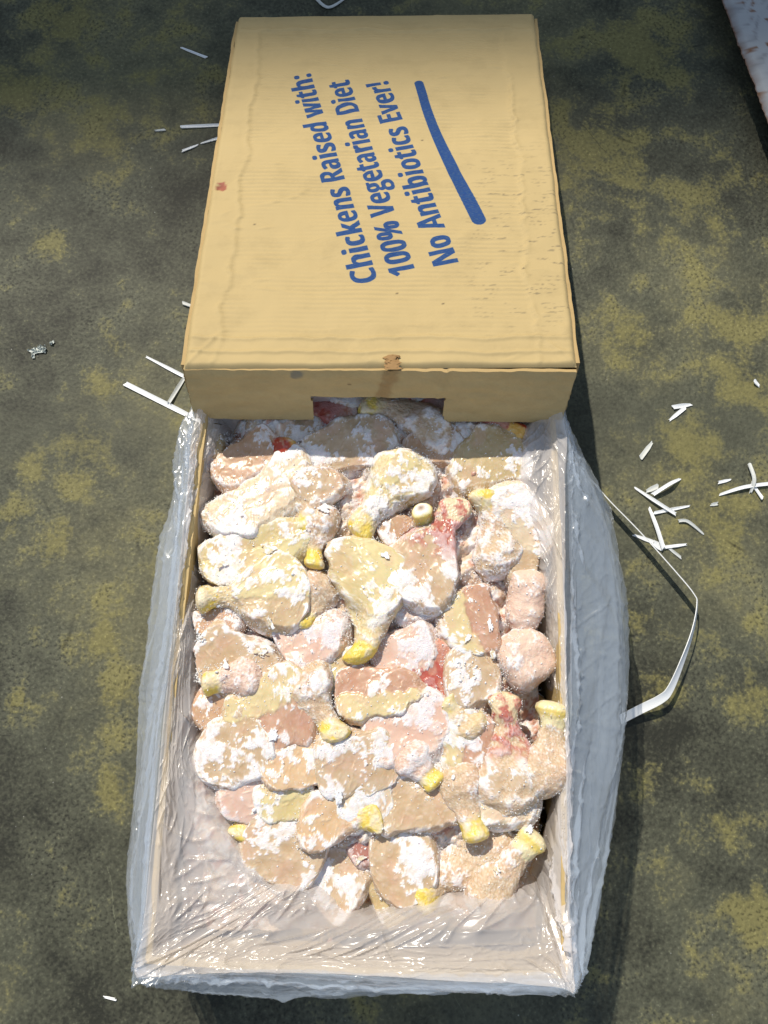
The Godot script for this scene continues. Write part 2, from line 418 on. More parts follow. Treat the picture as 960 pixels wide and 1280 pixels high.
func ground() -> void:
	var S := 2048
	var span := 2.0
	var a := noise(21, 150, 5).get_seamless_image(512, 512).get_data()
	var b := noise(22, 34, 4).get_seamless_image(512, 512).get_data()
	var c := noise(23, 80, 6, FastNoiseLite.TYPE_SIMPLEX_SMOOTH, FastNoiseLite.FRACTAL_FBM, 0.66).get_seamless_image(S, S).get_data()
	var d := noise(24, 8, 3, FastNoiseLite.TYPE_SIMPLEX, FastNoiseLite.FRACTAL_FBM, 0.7).get_seamless_image(S, S).get_data()
	var ce := noise(25, 175, 2, FastNoiseLite.TYPE_SIMPLEX_SMOOTH, FastNoiseLite.FRACTAL_RIDGED).get_seamless_image(S, S).get_data()
	# where the moss grew thickest
	var M := 256
	var moss := PackedFloat32Array()
	moss.resize(M * M)
	for k in range(0, YELLOW.size(), 3):
		var cx: float = (YELLOW[k] / span + 0.5) * M
		var cz: float = (YELLOW[k + 1] / span + 0.75) * M
		var r: float = YELLOW[k + 2] / span * M * 1.25
		for z in range(int(cz - 2 * r), int(cz + 2 * r) + 1):
			for x in range(int(cx - 2 * r), int(cx + 2 * r) + 1):
				if x >= 0 and z >= 0 and x < M and z < M:
					moss[z * M + x] = maxf(moss[z * M + x], exp(-((x - cx) * (x - cx) + (z - cz) * (z - cz)) / (r * r)))
	var px := PackedByteArray()
	px.resize(S * S * 3)
	var hp := PackedByteArray()
	hp.resize(S * S)
	var k := 0
	var enc := PackedByteArray()
	enc.resize(1001)
	for i in 1001:
		enc[i] = int(clampf(Color(i / 2000.0, 0, 0).linear_to_srgb().r * 255.0, 0, 255))
	for y in S:
		for x in S:
			var q := y * S + x
			var lo := ((y / 4) * 512 + x / 4)
			var n0: float = a[lo] / 255.0
			var n1: float = b[lo] / 255.0
			var n2: float = c[q] / 255.0
			var n3: float = d[q] / 255.0
			var mo: float = moss[(y / 8) * M + x / 8]
			var ms: float = clampf((n2 * 1.25 + n3 * 0.34 + n0 * 0.5 + n1 * 0.45 + mo * 0.46 - 1.38) * 2.8, 0.0, 1.0)
			var dark: float = clampf((0.36 - n3) * 6.0, 0.0, 1.0) * clampf((n1 + n2 * 0.5 - 0.72) * 4.0, 0.0, 1.0)
			var t: float = -0.55 + n0 * 1.0 + n1 * 0.65 + n2 * 0.90 + n3 * 0.72 - 0.13
			t = maxf(t, 0.26) * 0.90
			var r := 0.083 * t
			var g := 0.086 * t
			var bl := 0.058 * t
			var brown: float = clampf((n0 * 1.2 + n2 * 0.5 - 0.82) * 3.0, 0.0, 1.0) * 0.7
			r = lerpf(r, 0.118 * t, brown)
			g = lerpf(g, 0.112 * t, brown)
			bl = lerpf(bl, 0.062 * t, brown)
			var y1: float = 0.55 + n3 * 0.4 + n2 * 0.3
			r = lerpf(r, 0.19 * y1, ms * 0.72)
			g = lerpf(g, 0.170 * y1, ms * 0.72)
			bl = lerpf(bl, 0.058 * y1, ms * 0.72)
			var cr: float = clampf((ce[q] / 255.0 - 0.93) * 20.0, 0.0, 1.0) * clampf((n1 - 0.45) * 6.0, 0.0, 1.0) * 0.5
			var f := (1.0 - dark * 0.55) * (1.0 - cr)
			if n3 > 0.80:
				f *= 1.0 + (n3 - 0.80) * 5.0
			px[k] = enc[clampi(int(r * f * 2000.0), 0, 1000)]
			px[k + 1] = enc[clampi(int(g * f * 2000.0), 0, 1000)]
			px[k + 2] = enc[clampi(int(bl * f * 2000.0), 0, 1000)]
			hp[q] = int(clampf(120.0 + (n3 - 0.5) * 150.0 + ms * 40.0 - dark * 40.0 - cr * 80.0, 0, 255))
			k += 3
	var rng := RandomNumberGenerator.new()
	rng.seed = 4
	for i in 150:
		var p := Vector2(rng.randf() * S, rng.randf() * S)
		var dr := Vector2.from_angle(rng.randfn(1.2, 0.5))
		var len := rng.randf_range(10, 90)
		var up := rng.randf_range(-0.3, 0.4)
		for j in int(len):
			p += dr
			dr = dr.rotated(rng.randfn() * 0.04)
			var q := (posmod(int(p.y), S) * S + posmod(int(p.x), S))
			for z in 3:
				px[q * 3 + z] = clampi(int(px[q * 3 + z] * (1.0 + up) + up * 12.0), 0, 255)
	for i in 260:
		var q := rng.randi_range(0, S * S - 2)
		var w := rng.randi_range(110, 200)
		for z in 3:
			px[q * 3 + z] = w
	var m := mat(Color.WHITE, 0.66)
	m.metallic_specular = 0.4
	m.albedo_texture = ImageTexture.create_from_image(Image.create_from_data(S, S, false, Image.FORMAT_RGB8, px))
	m.heightmap_enabled = true
	m.heightmap_texture = ImageTexture.create_from_image(Image.create_from_data(S, S, false, Image.FORMAT_L8, hp))
	m.heightmap_scale = 0.10
	var st := SurfaceTool.new()
	st.begin(Mesh.PRIMITIVE_TRIANGLES)
	var h := 40.0
	for v in [Vector2(-h, -h), Vector2(h, -h), Vector2(h, h), Vector2(-h, -h), Vector2(h, h), Vector2(-h, h)]:
		st.set_normal(Vector3.UP)
		st.set_uv(Vector2(v.x / span + 0.5, v.y / span + 0.75))
		st.add_vertex(Vector3(v.x, 0, v.y))
	tag(put("ground", st.commit(), m), "mossy grey concrete yard under the box", "ground", "", "structure")

func building() -> void:
	# the warehouse behind, whose eave keeps the sun off the far part of the yard
	var o := base("warehouse", Vector3(0, 0, -14.28))
	tag(o, "tall grey warehouse behind the box, beyond the top of the photo", "building")
	var st := SurfaceTool.new()
	st.begin(Mesh.PRIMITIVE_TRIANGLES)
	box_into(st, Vector3(0, 8.85, -0.25), Vector3(60, 17.7, 0.3))
	for i in 119:
		box_into(st, Vector3(-29.5 + i * 0.5, 8.85, -0.085), Vector3(0.12, 17.6, 0.03))
	put("wall", st.commit(), mat(lin(0.35, 0.36, 0.36), 0.6), o)
	st = SurfaceTool.new()
	st.begin(Mesh.PRIMITIVE_TRIANGLES)
	box_into(st, Vector3(0, 17.85, -8.0), Vector3(60.4, 0.3, 16.0))
	put("roof", st.commit(), mat(lin(0.25, 0.26, 0.27), 0.6), o)
	st = SurfaceTool.new()
	st.begin(Mesh.PRIMITIVE_TRIANGLES)
	for i in 20:
		box_into(st, Vector3(4, 0.12 + i * 0.22, -0.03), Vector3(4.2, 0.2, 0.06))
	put("door", st.commit(), mat(lin(0.3, 0.33, 0.36), 0.5), o)

func plank() -> void:
	# weathered white board at the far right; its left edge runs along a-b
	var a := Vector3(0.503, 0, -1.072)
	var dir := Vector3(0.0466, 0, 0.253).normalized()
	var out := Vector3(dir.z, 0, -dir.x)
	var n1 := noise(31, 0.03, 4)
	var n2 := noise(32, 0.006, 3)
	var pos := func(u: float, v: float) -> Vector3:
		var p := a + dir * (-0.35 + 1.1 * v) + out * (0.20 * u)
		var edge := minf(u, 1.0 - u) * 0.2
		p.y = 0.028 - 0.004 * (1.0 - sm(0.0, 0.006, edge)) + n1.get_noise_3dv(p) * 0.0008
		p += out * (n1.get_noise_2d(p.z * 2.0, 7.0) * 0.0015) * (1.0 - u)
		return p
	var col := func(u: float, v: float) -> Color:
		var p: Vector3 = pos.call(u, v)
		var w := n1.get_noise_2d(p.x * 2.5 + p.z, p.z * 0.6) + 0.2 * n2.get_noise_2d(p.x, p.z)
		var c := Color(0.34, 0.355, 0.37).lerp(Color(0.16, 0.16, 0.17), 0.7 * sm(0.10, 0.6, w))
		c = c.lerp(Color(0.16, 0.07, 0.03), sm(0.33, 0.5, n1.get_noise_2d(p.x * 1.4 + 3.0, p.z * 1.4)))
		var edge := u * 0.2
		return c.lerp(Color(0.13, 0.06, 0.03), 1.0 - sm(0.001, 0.0045, edge + n1.get_noise_2d(p.x, p.z) * 0.0015))
	var m := put("board", sheet(70, 320, pos, 0.022, col, null, Color(0.10, 0.06, 0.04)), mat(Color.WHITE, 0.6, true))
	tag(m, "weathered white painted board with rusty brown edge at the far right corner", "board")

func kraft(x: float, y: float, z: float) -> Color:
	var n := nlow.get_noise_3d(x, y, z) * 0.08 + nmid.get_noise_3d(x, y * 0.4, z) * 0.05 + nhi.get_noise_3d(x, y, z) * 0.04
	return Color(0.47, 0.358, 0.175) * (1.0 + n)

func box() -> void:
	var o := base("cardboard_box", Vector3(-0.015, 0, -0.1))
	tag(o, "open brown cardboard box lined with a plastic bag and full of frozen chicken", "box")
	var at := o.position
	var NL := Vector3(-0.2285, 0, 0.197)
	var NR := Vector3(0.169, 0, 0.212)
	var FR := Vector3(0.193, 0, -0.418)
	var FL := Vector3(-0.198, 0, -0.418)
	for w in [["end_panel", NL, NR, Vector3(0.001, 0, 0.003)], ["side_panel", NR, FR, Vector3(0.004, 0, 0)], ["end_panel", FR, FL, Vector3(0, 0, 0)], ["side_panel", FL, NL, Vector3(-0.003, 0, 0)]]:
		var p0: Vector3 = w[1]
		var p1: Vector3 = w[2]
		var bow: Vector3 = w[3]
		var pos := func(u: float, v: float) -> Vector3:
			var p := p0.lerp(p1, 0.004 + 0.992 * u) + bow * sin(PI * u) * (0.3 + v)
			p.y = 0.001 + v * (RIM - 0.003) + nlow.get_noise_3d(p.x * 2.0, 3.0, p.z * 2.0) * 0.002 * v
			return p - at
		var col := func(u: float, v: float) -> Color:
			var p: Vector3 = pos.call(u, v)
			return kraft(p.x, p.y, p.z)
		put(w[0], sheet(60, 16, pos, 0.0065, col, null, Color(0.50, 0.37, 0.18)), card, o)
	var bp := func(u: float, v: float) -> Vector3:
		return FL.lerp(FR, 0.01 + 0.98 * u).lerp(NL.lerp(NR, 0.01 + 0.98 * u), 1.0 - (0.01 + 0.98 * v)) + Vector3(0, 0.006, 0) - at
	var bc := func(u: float, v: float) -> Color:
		return kraft(u, 0.0, v)
	put("bottom_panel", sheet(8, 8, bp, 0.005, bc), card, o)

# ------------------------------------------------------------------ the frozen heap
func gcell(x: float, z: float) -> int:
	var i := int((x + 0.27) / 0.002)
	var j := int((z + 0.45) / 0.002)
	if i < 0 or j < 0 or i >= GX or j >= GZ:
		return -1
	return j * GX + i

func height_at(x: float, z: float) -> float:
	var best := 0.07
	for dx in [-0.004, 0.0, 0.004]:
		for dz in [-0.004, 0.0, 0.004]:
			var c := gcell(x + dx, z + dz)
			if c >= 0:
				best = maxf(best, gridh[c])
	return best

func frost_color(x: float, y: float, z: float) -> Color:
	var v := 0.86 + nmid.get_noise_3d(x * 1.7, y * 1.7, z * 1.7) * 0.10 + nhi.get_noise_3d(x, y, z) * 0.10
	return Color(v, v * 0.985, v * 1.01)

func frost_bed() -> void:
	gridh.resize(GX * GZ)
	gridh.fill(0.07)
	var n := noise(41, 0.045, 4)
	var pos := func(u: float, v: float) -> Vector3:
		var z := lerpf(0.185, -0.40, v)
		var x := lerpf(lerpf(-0.215, -0.19, v), lerpf(0.155, 0.18, v), u)
		var edge := minf(minf(u, 1.0 - u) * 0.38, v * 0.58)
		var y := 0.1275 + 0.017 * n.get_noise_2d(x, z) + 0.005 * nmid.get_noise_2d(x, z) + 0.0012 * nhi.get_noise_2d(x, z)
		y -= 0.034 * sm(0.05, 0.17, z) + 0.03 * (1.0 - sm(0.0, 0.06, edge))
		var c := gcell(x, z)
		if c >= 0:
			gridh[c] = maxf(gridh[c], y)
		return Vector3(x, y, z)
	var col := func(u: float, v: float) -> Color:
		var x := u * 0.4
		var z := v * 0.6
		var f := sm(-0.15, 0.25, nmid.get_noise_2d(x, z) + 0.5 * nhi.get_noise_2d(x, z))
		var s := Color(0.64, 0.48, 0.36).lerp(Color(0.50, 0.26, 0.19), sm(0.0, 0.4, nlow.get_noise_2d(x * 2.0, z * 2.0)))
		return s.lerp(frost_color(x, 0, z) * 0.95, f * 0.75)
	var m := put("packed_ice", sheet(200, 300, pos, 0.02, col), flesh_frost)
	tag(m, "packed frost and meat juice frozen between the chicken pieces", "ice", "", "stuff")

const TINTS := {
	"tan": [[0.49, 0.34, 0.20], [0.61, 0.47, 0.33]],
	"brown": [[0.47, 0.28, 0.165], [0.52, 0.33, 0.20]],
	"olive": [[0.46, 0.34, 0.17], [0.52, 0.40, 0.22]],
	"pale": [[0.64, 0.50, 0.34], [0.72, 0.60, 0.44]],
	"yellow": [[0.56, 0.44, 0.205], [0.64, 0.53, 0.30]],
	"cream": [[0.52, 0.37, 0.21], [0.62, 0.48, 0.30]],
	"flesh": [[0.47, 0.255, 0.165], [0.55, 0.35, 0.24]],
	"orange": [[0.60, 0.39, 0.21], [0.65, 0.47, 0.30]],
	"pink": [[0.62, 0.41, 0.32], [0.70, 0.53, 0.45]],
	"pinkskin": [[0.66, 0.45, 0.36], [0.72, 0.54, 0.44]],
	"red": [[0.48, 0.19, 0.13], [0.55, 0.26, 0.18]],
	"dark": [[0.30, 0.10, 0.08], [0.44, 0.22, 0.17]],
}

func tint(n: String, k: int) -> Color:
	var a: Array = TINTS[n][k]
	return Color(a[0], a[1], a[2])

func piece(k: int) -> void:
	var row: Array = PIECES[k]
	var drum: bool = row[0] == "D"
	var A := Vector3(row[1], 0, row[2])
	var B := Vector3(row[3], 0, row[4])
	var w: float = row[5] * (1.13 if row[0] == "D" else 1.22)
	var top: float = row[6] + (0.006 if row[0] == "D" else 0.0)
	var press: float = row[7] if row[0] == "D" or row[9] == "pinkskin" else maxf(row[7], 0.55)
	var fr: float = row[8]
	var tin: String = row[9]
	var tip: String = row[10]
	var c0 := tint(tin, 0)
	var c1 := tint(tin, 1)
	var rng := RandomNumberGenerator.new()
	rng.seed = 900 + k * 17
	var off := Vector3(rng.randf(), rng.randf(), rng.randf()) * 7.0
	if not drum:
		var ext := (B - A) * 0.05
		A -= ext
		B += ext
	var L := (B - A).length()
	var fwd := (B - A) / L
	var upv := Vector3.UP
	var side := Vector3(-fwd.z, 0, fwd.x)
	var flat := rng.randf_range(0.78, 0.95)
	var rk := clampf(w * 0.55, 0.0110, 0.0160)
	if tip == "o": rk = 0.0125
	if tip == "k": rk = clampf(w * 0.6, 0.014, 0.0175)
	# radius along the axis
	var prof := Curve.new()
	prof.max_value = 3.0
	if drum:
		for q in [[0.0, 0.0], [0.012, 0.55 * rk], [0.05, 0.95 * rk], [0.10, 1.02 * rk], [0.17, 0.9 * rk], [0.27, maxf(0.84 * rk, 0.36 * w)], [0.45, 0.66 * w], [0.62, 0.94 * w], [0.73, w], [0.86, 0.88 * w], [0.95, 0.58 * w], [0.99, 0.27 * w], [1.0, 0.0]]:
			prof.add_point(Vector2(q[0], q[1] / w), 0, 0, Curve.TANGENT_LINEAR, Curve.TANGENT_LINEAR)
	else:
		var sk := rng.randf_range(-0.08, 0.08)
		for q in [[0.0, 0.0], [0.012, 0.36], [0.05, 0.66], [0.13, 0.86], [0.28, 0.98], [0.47 + sk, 1.0], [0.70, 0.96], [0.86, 0.82], [0.95, 0.60], [0.988, 0.34], [1.0, 0.0]]:
			prof.add_point(Vector2(q[0], q[1]), 0, 0, Curve.TANGENT_LINEAR, Curve.TANGENT_LINEAR)
	prof.bake_resolution = 200
	if tip == "o":
		upv = side.cross((B - A + Vector3(0, -0.055, 0)).normalized())
	var NU := clampi(int(L / 0.00115), 30, 112)
	var NV := clampi(int(w * 3.6 / 0.00115), 40, 112)
	var tap := rng.randf_range(-0.28, 0.28) if not drum else 0.0
	var ju := clampf(0.027 / L, 0.16, 0.32)
	var bend := rng.randf_range(-0.16, 0.16) * L
	var plane := top - 0.002
	var cy := plane + press * w * 0.36 - w * flat * 0.93
	var tx := rng.randf_range(-0.10, 0.10)
	var tz := rng.randf_range(-0.10, 0.10)
	if press < 0.05:
		plane = top + 0.02
		cy = top - w * flat * 0.93
	var mid := A.lerp(B, 0.62 if drum else 0.5)
	var org := Vector3(mid.x, maxf(0.02, cy - w * flat), mid.z)
	var P := PackedVector3Array()
	var C := PackedColorArray()
	var K := PackedFloat32Array()
	var lump := 0.17 if drum else 0.24
	for i in NU + 1:
		var u := float(i) / NU
		u = u * u * (3.0 - 2.0 * u) * 0.45 + u * 0.55
		var r := prof.sample_baked(u) * w * (1.0 + tap * (2.0 * u - 1.0))
		var ax := A.lerp(B, u) + side * (bend * sin(PI * u))
		var ay := cy
		if drum:
			# the shank rises or sinks towards its own top level
			ay = lerpf(top + 0.002 - rk * 1.0, cy, sm(0.08, 0.62, u))
			if tip == "o":
				ay = top + 0.006 - 0.055 * u
		for j in NV + 1:
			var v := float(j) / NV
			# from straight down round past the top, finer over the top than underneath
			var th := TAU * v + 0.5 * sin(TAU * v)
			var s := -cos(th)
			var cc := sin(th)
			var dirv := side * cc + upv * s
			var boxy := 1.0 / pow(pow(absf(s), 2.7) + pow(absf(cc), 2.7), 1.0 / 2.7)
			boxy = lerpf(1.0, boxy, sm(0.3, 0.8, r / w))
			var p := ax + Vector3(0, ay, 0) + side * (cc * r * boxy) + upv * (s * r * flat * boxy)
			var o := p + off
			var nl := nlow.get_noise_3dv(o)
			var nm := nmid.get_noise_3dv(o)
			var nh := nhi.get_noise_3dv(o)
			var amp := sm(0.0, 0.35, r / w)
			var rid := nridge.get_noise_3dv(o)
			p += dirv * (w * lump * nl * amp + 0.0013 * nm * (0.4 + 0.6 * amp))
			# the face that froze against the flat liner
			var pl := plane + tx * (p.x - mid.x) + tz * (p.z - mid.z) + 0.0012 * nl
			var over := p.y - pl + nm * 0.0022 + nh * 0.0004
			var m := sm(0.0, 0.0011, over)
			if p.y > pl:
				p.y = pl + (p.y - pl) * 0.10
			var isjoint := 0.0
			if drum and tip != "":
				isjoint = 1.0 - sm(ju - 0.02, ju + 0.015, u + nm * 0.06)
			m *= 1.0 - isjoint
			# frost: a white crust where loose, a lilac film over parts of the pressed face, white lips round its clear windows
			var ring := sm(-0.0040, -0.0010, over + nm * 0.002) * (1.0 - m) * (1.0 if press > 0.05 else 0.0) * sm(-0.25, 0.3, nm + nl)
			var f := sm(0.0, 0.35, s * 0.26 + fr * 0.85 - 0.34 + nm * 0.75 + nl * 0.4 + nh * 0.36 + 0.42 * sm(0.003, 0.016, top - p.y))
			var nf := nfin.get_noise_3dv(o)
			var fn := nl * 0.85 + nm * 0.55 + nf * 0.16 + fr * 0.38 - 0.225 + nh * 0.06 + 0.10 * nf
			var film := sm(-0.012, 0.045, fn) * (0.62 + 0.38 * sm(0.0, 0.35, fn + nf * 0.4))
			var lip := sm(-0.010, 0.012, fn) * (1.0 - sm(0.012, 0.07, fn)) * m * sm(-0.45, 0.0, nf + nl) + ring * 0.6 + m * (1.0 - sm(0.0, 0.0013, over - 0.0004 + nh * 0.0008 + nf * 0.0012)) * 0.9 * sm(-0.35, 0.05, nf + nl)
			lip = clampf(lip, 0.0, 1.0)
			var frost := maxf(lerpf(f * 0.92 * (0.80 + 0.5 * nf), film * 0.88, m), lip)
			frost = clampf(frost + 0.12 * nh * m + 0.10 * sm(0.15, 0.4, nf) * m, 0.0, 1.0)
			frost *= 1.0 - 0.72 * isjoint
			p += dirv * ((1.0 - m) * (1.0 - 0.8 * isjoint) * (0.0004 * nh + 0.0005 * nf + 0.0006 * f) * (0.3 + 0.7 * amp))
			p.y += 0.0007 * lip + 0.0004 * film * m
			# crease lines in the skin of pressed faces
			p.y += m * (0.0007 * sm(0.55, 0.95, rid) + 0.0003 * nm + 0.00012 * nf)
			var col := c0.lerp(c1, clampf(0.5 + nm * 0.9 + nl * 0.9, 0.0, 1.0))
			if tin == "flesh" or tin == "yellow" or tin == "cream":
				# a strip of yellow skin beside the bare flesh, with a hard border
				var strip := sm(-0.006, -0.002, cc * r * (1.0 if k % 2 == 0 else -1.0) + nm * 0.006 - 0.18 * w)
				if tin != "flesh":
					strip = 1.0 - strip
				col = col.lerp(Color(0.68, 0.57, 0.30) * (1.0 + 0.1 * nm), strip * 0.8)
				p.y += strip * 0.0012 * m
			col = col.lerp(Color(0.60, 0.35, 0.27), 0.28 * sm(0.08, 0.4, nlow.get_noise_3dv(o * 1.3 + Vector3(5, 0, 0))))
			if m < 0.5:
				# rough torn sides: brown grain, sugar frost, pink meat
				var grain := 0.35 if tin in ["pinkskin", "dark", "red"] else 1.0
				col = col.lerp(c1, 0.4)
				col = col.lerp(Color(0.58, 0.36, 0.25), sm(0.0, 0.5, nl + 0.3 * nm) * 0.45 * grain)
				col = col.lerp(Color(0.80, 0.73, 0.66), sm(0.0, 0.5, nh) * 0.45 * grain)
				col = col.lerp(Color(0.46, 0.29, 0.17), sm(0.12, 0.5, -nh) * 0.45 * grain)
			else:
				col = col.lerp(Color(0.76, 0.62, 0.44), sm(0.72, 0.97, rid) * 0.5)
			if tip == "b" or tin == "red":
				var blood := (1.0 - sm(0.14, 0.40, absf(u - (0.24 if tip == "b" else 0.4)))) * sm(-0.15, 0.25, nl * 0.6 + nm + 0.15)
				col = col.lerp(Color(0.42, 0.07, 0.05), blood * 0.85)
				frost *= 1.0 - 0.6 * blood
			if tin == "dark" or tin == "red":
				frost *= 0.55
			if tin == "pink" or tin == "red":
				frost *= 1.0 - 0.55 * sm(0.15, 0.4, nlow.get_noise_3dv(o * 1.7))
			if isjoint > 0.0:
				var jc := Color(0.74, 0.55, 0.10).lerp(Color(0.72, 0.58, 0.32), sm(-0.15, 0.3, nm + nl * 0.6 + (0.15 if k % 4 == 0 else -0.1)))
				jc = jc.lerp(Color(0.70, 0.52, 0.36), sm(ju * 0.72, ju * 1.05, u + nf * 0.05) * 0.85)
				if tip == "k":
					jc = Color(0.76, 0.66, 0.40).lerp(Color(0.74, 0.58, 0.16), sm(0.07, 0.12, u) * (1.0 - sm(0.14, 0.2, u)))
				if tip == "o":
					jc = Color(0.76, 0.60, 0.16).lerp(Color(0.80, 0.79, 0.78).lerp(Color(0.34, 0.18, 0.10), sm(0.55, 0.2, r / rk) * 0.8), sm(0.95, 0.78, r / rk) * (1.0 if u < 0.09 else 0.0))
				if tip == "b":
					jc = Color(0.70, 0.56, 0.36).lerp(Color(0.45, 0.10, 0.06), sm(-0.1, 0.3, nm + u - 0.1))
				if tip == "r":
					jc = Color(0.72, 0.42, 0.10).lerp(Color(0.42, 0.05, 0.02), sm(-0.1, 0.25, nl + cc * 0.3))
				# scale pattern of the foot skin
				jc = jc * (1.0 - 0.06 * sm(0.1, 0.4, nh))
				jc = jc.lerp(Color(0.78, 0.68, 0.44), 0.28 * sm(0.0, 0.35, nf + 0.4 * nm))
				col = col.lerp(jc, isjoint)
				p += dirv * (0.0004 * isjoint * nh)
			var fc := frost_color(p.x, p.y, p.z)
			fc = fc.lerp(Color(0.58, 0.53, 0.58), (0.60 if tin == "pink" else 0.24) * (1.0 - lip) * lerpf(0.5, 1.0, m))
			col = col.lerp(fc, clampf(frost, 0.0, 0.94))
			P.append(p - org)
			C.append(col)
			K.append(m * (1.0 - lip) * (1.0 - 0.6 * film))
			if s > -0.1:
				var g := gcell(p.x, p.z)
				if g >= 0:
					gridh[g] = maxf(gridh[g], p.y)
	var N := grid_normals(P, NV, NU, true)
	for q in N.size():
		N[q] = -N[q]
	# is the winding outward?
	var probe := (NU / 2) * (NV + 1) + NV / 2
	var flip := N[probe].y < 0.0
	if flip:
		for q in N.size():
			N[q] = -N[q]
	for j in NV + 1:
		N[j] = -fwd
		N[NU * (NV + 1) + j] = fwd
	var gloss := PackedInt32Array()
	var rough := PackedInt32Array()
	var joint := PackedInt32Array()
	var jrow := -1
	if drum and tip != "":
		while jrow < NU - 1:
			var uu := float(jrow + 1) / NU
			uu = uu * uu * (3.0 - 2.0 * uu) * 0.45 + uu * 0.55
			if uu > ju: break
			jrow += 1
	for i in NU:
		for j in NV:
			var a := i * (NV + 1) + j
			var b := a + 1
			var c := a + NV + 1
			var d := c + 1
			var t := [a, d, b, a, c, d] if flip else [a, b, d, a, d, c]
			if i < jrow:
				joint.append_array(t)
			elif K[a] + K[d] > 1.0:
				gloss.append_array(t)
			else:
				rough.append_array(t)
	var none := PackedVector2Array()
	var mesh := ArrayMesh.new()
	mesh.add_surface_from_arrays(Mesh.PRIMITIVE_TRIANGLES, arrays(P, N, C, none, rough))
	mesh.surface_set_material(0, flesh_frost)
	if gloss.size():
		mesh.add_surface_from_arrays(Mesh.PRIMITIVE_TRIANGLES, arrays(P, N, C, none, gloss))
		mesh.surface_set_material(1, flesh_gloss)
	var label: String = row[11]
	if jrow > 0:
		var o := base("chicken_drumstick", org)
		tag(o, label, "drumstick", "frozen drumsticks in the box")
		put("flesh", mesh, null, o)
		var last := (jrow + 1) * (NV + 1)
		var jm := ArrayMesh.new()
		jm.add_surface_from_arrays(Mesh.PRIMITIVE_TRIANGLES, arrays(P.slice(0, last), N.slice(0, last), C.slice(0, last), none, joint))
		put("joint_end", jm, joint_mat, o)
	else:
		var o := put("chicken_thigh" if not drum else "chicken_drumstick", mesh, null)
		o.position = org
		tag(o, label, "chicken piece", "frozen thighs and scraps in the box")

func crumbs() -> void:
	var rng := RandomNumberGenerator.new()
	rng.seed = 77
	var st := SurfaceTool.new()
	st.begin(Mesh.PRIMITIVE_TRIANGLES)
	var s := SphereMesh.new()
	s.radial_segments = 5
	s.rings = 2
	s.radius = 1.0
	s.height = 1.6
	st.append_from(s, 0, Transform3D())
	st.deindex()
	st.generate_normals()
	var mesh := st.commit()
	var spots := []
	while spots.size() < 2600:
		var z := rng.randf_range(-0.36, 0.17)
		var x := rng.randf_range(-0.20, 0.19)
		if nlow.get_noise_2d(x * 1.5 + 9.0, z * 1.5) + rng.randf_range(-0.4, 0.4) < 0.0:
			continue
		spots.append([x, z, (0.00035 + 0.0008 * pow(rng.randf(), 3.0)) * (2.0 if rng.randf() < 0.03 else 1.0)])
	for cl in [[-0.185, -0.345, 0.02, 90], [-0.195, -0.11, 0.007, 24], [-0.197, -0.07, 0.008, 24], [0.085, -0.07, 0.020, 30]]:
		for i in cl[3]:
			spots.append([cl[0] + rng.randfn() * cl[2] * 0.5, cl[1] + rng.randfn() * cl[2] * 0.5, rng.randf_range(0.0006, 0.0018)])
	# frost that gathered in the seams between the pieces
	var tries := 0
	while tries < 60000 and spots.size() < 8000:
		tries += 1
		var x := rng.randf_range(-0.20, 0.18)
		var z := rng.randf_range(-0.36, 0.14)
		var c := gcell(x, z)
		if c < GX * 10 or c >= GX * (GZ - 10):
			continue
		var hi := maxf(maxf(gridh[c - 4], gridh[c + 4]), maxf(gridh[c - 4 * GX], gridh[c + 4 * GX]))
		if hi - gridh[c] > 0.005 and hi - gridh[c] < 0.03 and nlow.get_noise_2d(x * 1.3 + 30.0, z * 1.3) > -0.12:
			spots.append([x, z, rng.randf_range(0.00025, 0.0008)])
	var mm := MultiMesh.new()
	mm.transform_format = MultiMesh.TRANSFORM_3D
	mm.mesh = mesh
	mm.instance_count = spots.size()
	for i in spots.size():
		var q: Array = spots[i]
		var x: float = q[0]
		var z: float = q[1]
		var r: float = q[2]
		var c := gcell(x, z)
		var y := gridh[c] if c >= 0 else 0.07
		y = maxf(y, height_at(x, z) - 0.012)
		var b := Basis.from_euler(Vector3(rng.randf() * TAU, rng.randf() * TAU, rng.randf() * TAU)).scaled_local(Vector3(r, r * rng.randf_range(0.5, 1.0), r * rng.randf_range(0.7, 1.6)))
		mm.set_instance_transform(i, Transform3D(b, Vector3(x, y + r * 0.2, z)))
	var mi := MultiMeshInstance3D.new()
	mi.name = numbered("ice_crumbs")
	mi.multimesh = mm
	var m := mat(lin(0.80, 0.81, 0.83), 0.45)
	mi.material_override = m
	add_child(mi, true)
	tag(mi, "white crumbs of ice and frost sprinkled over the chicken pieces", "ice", "", "stuff")

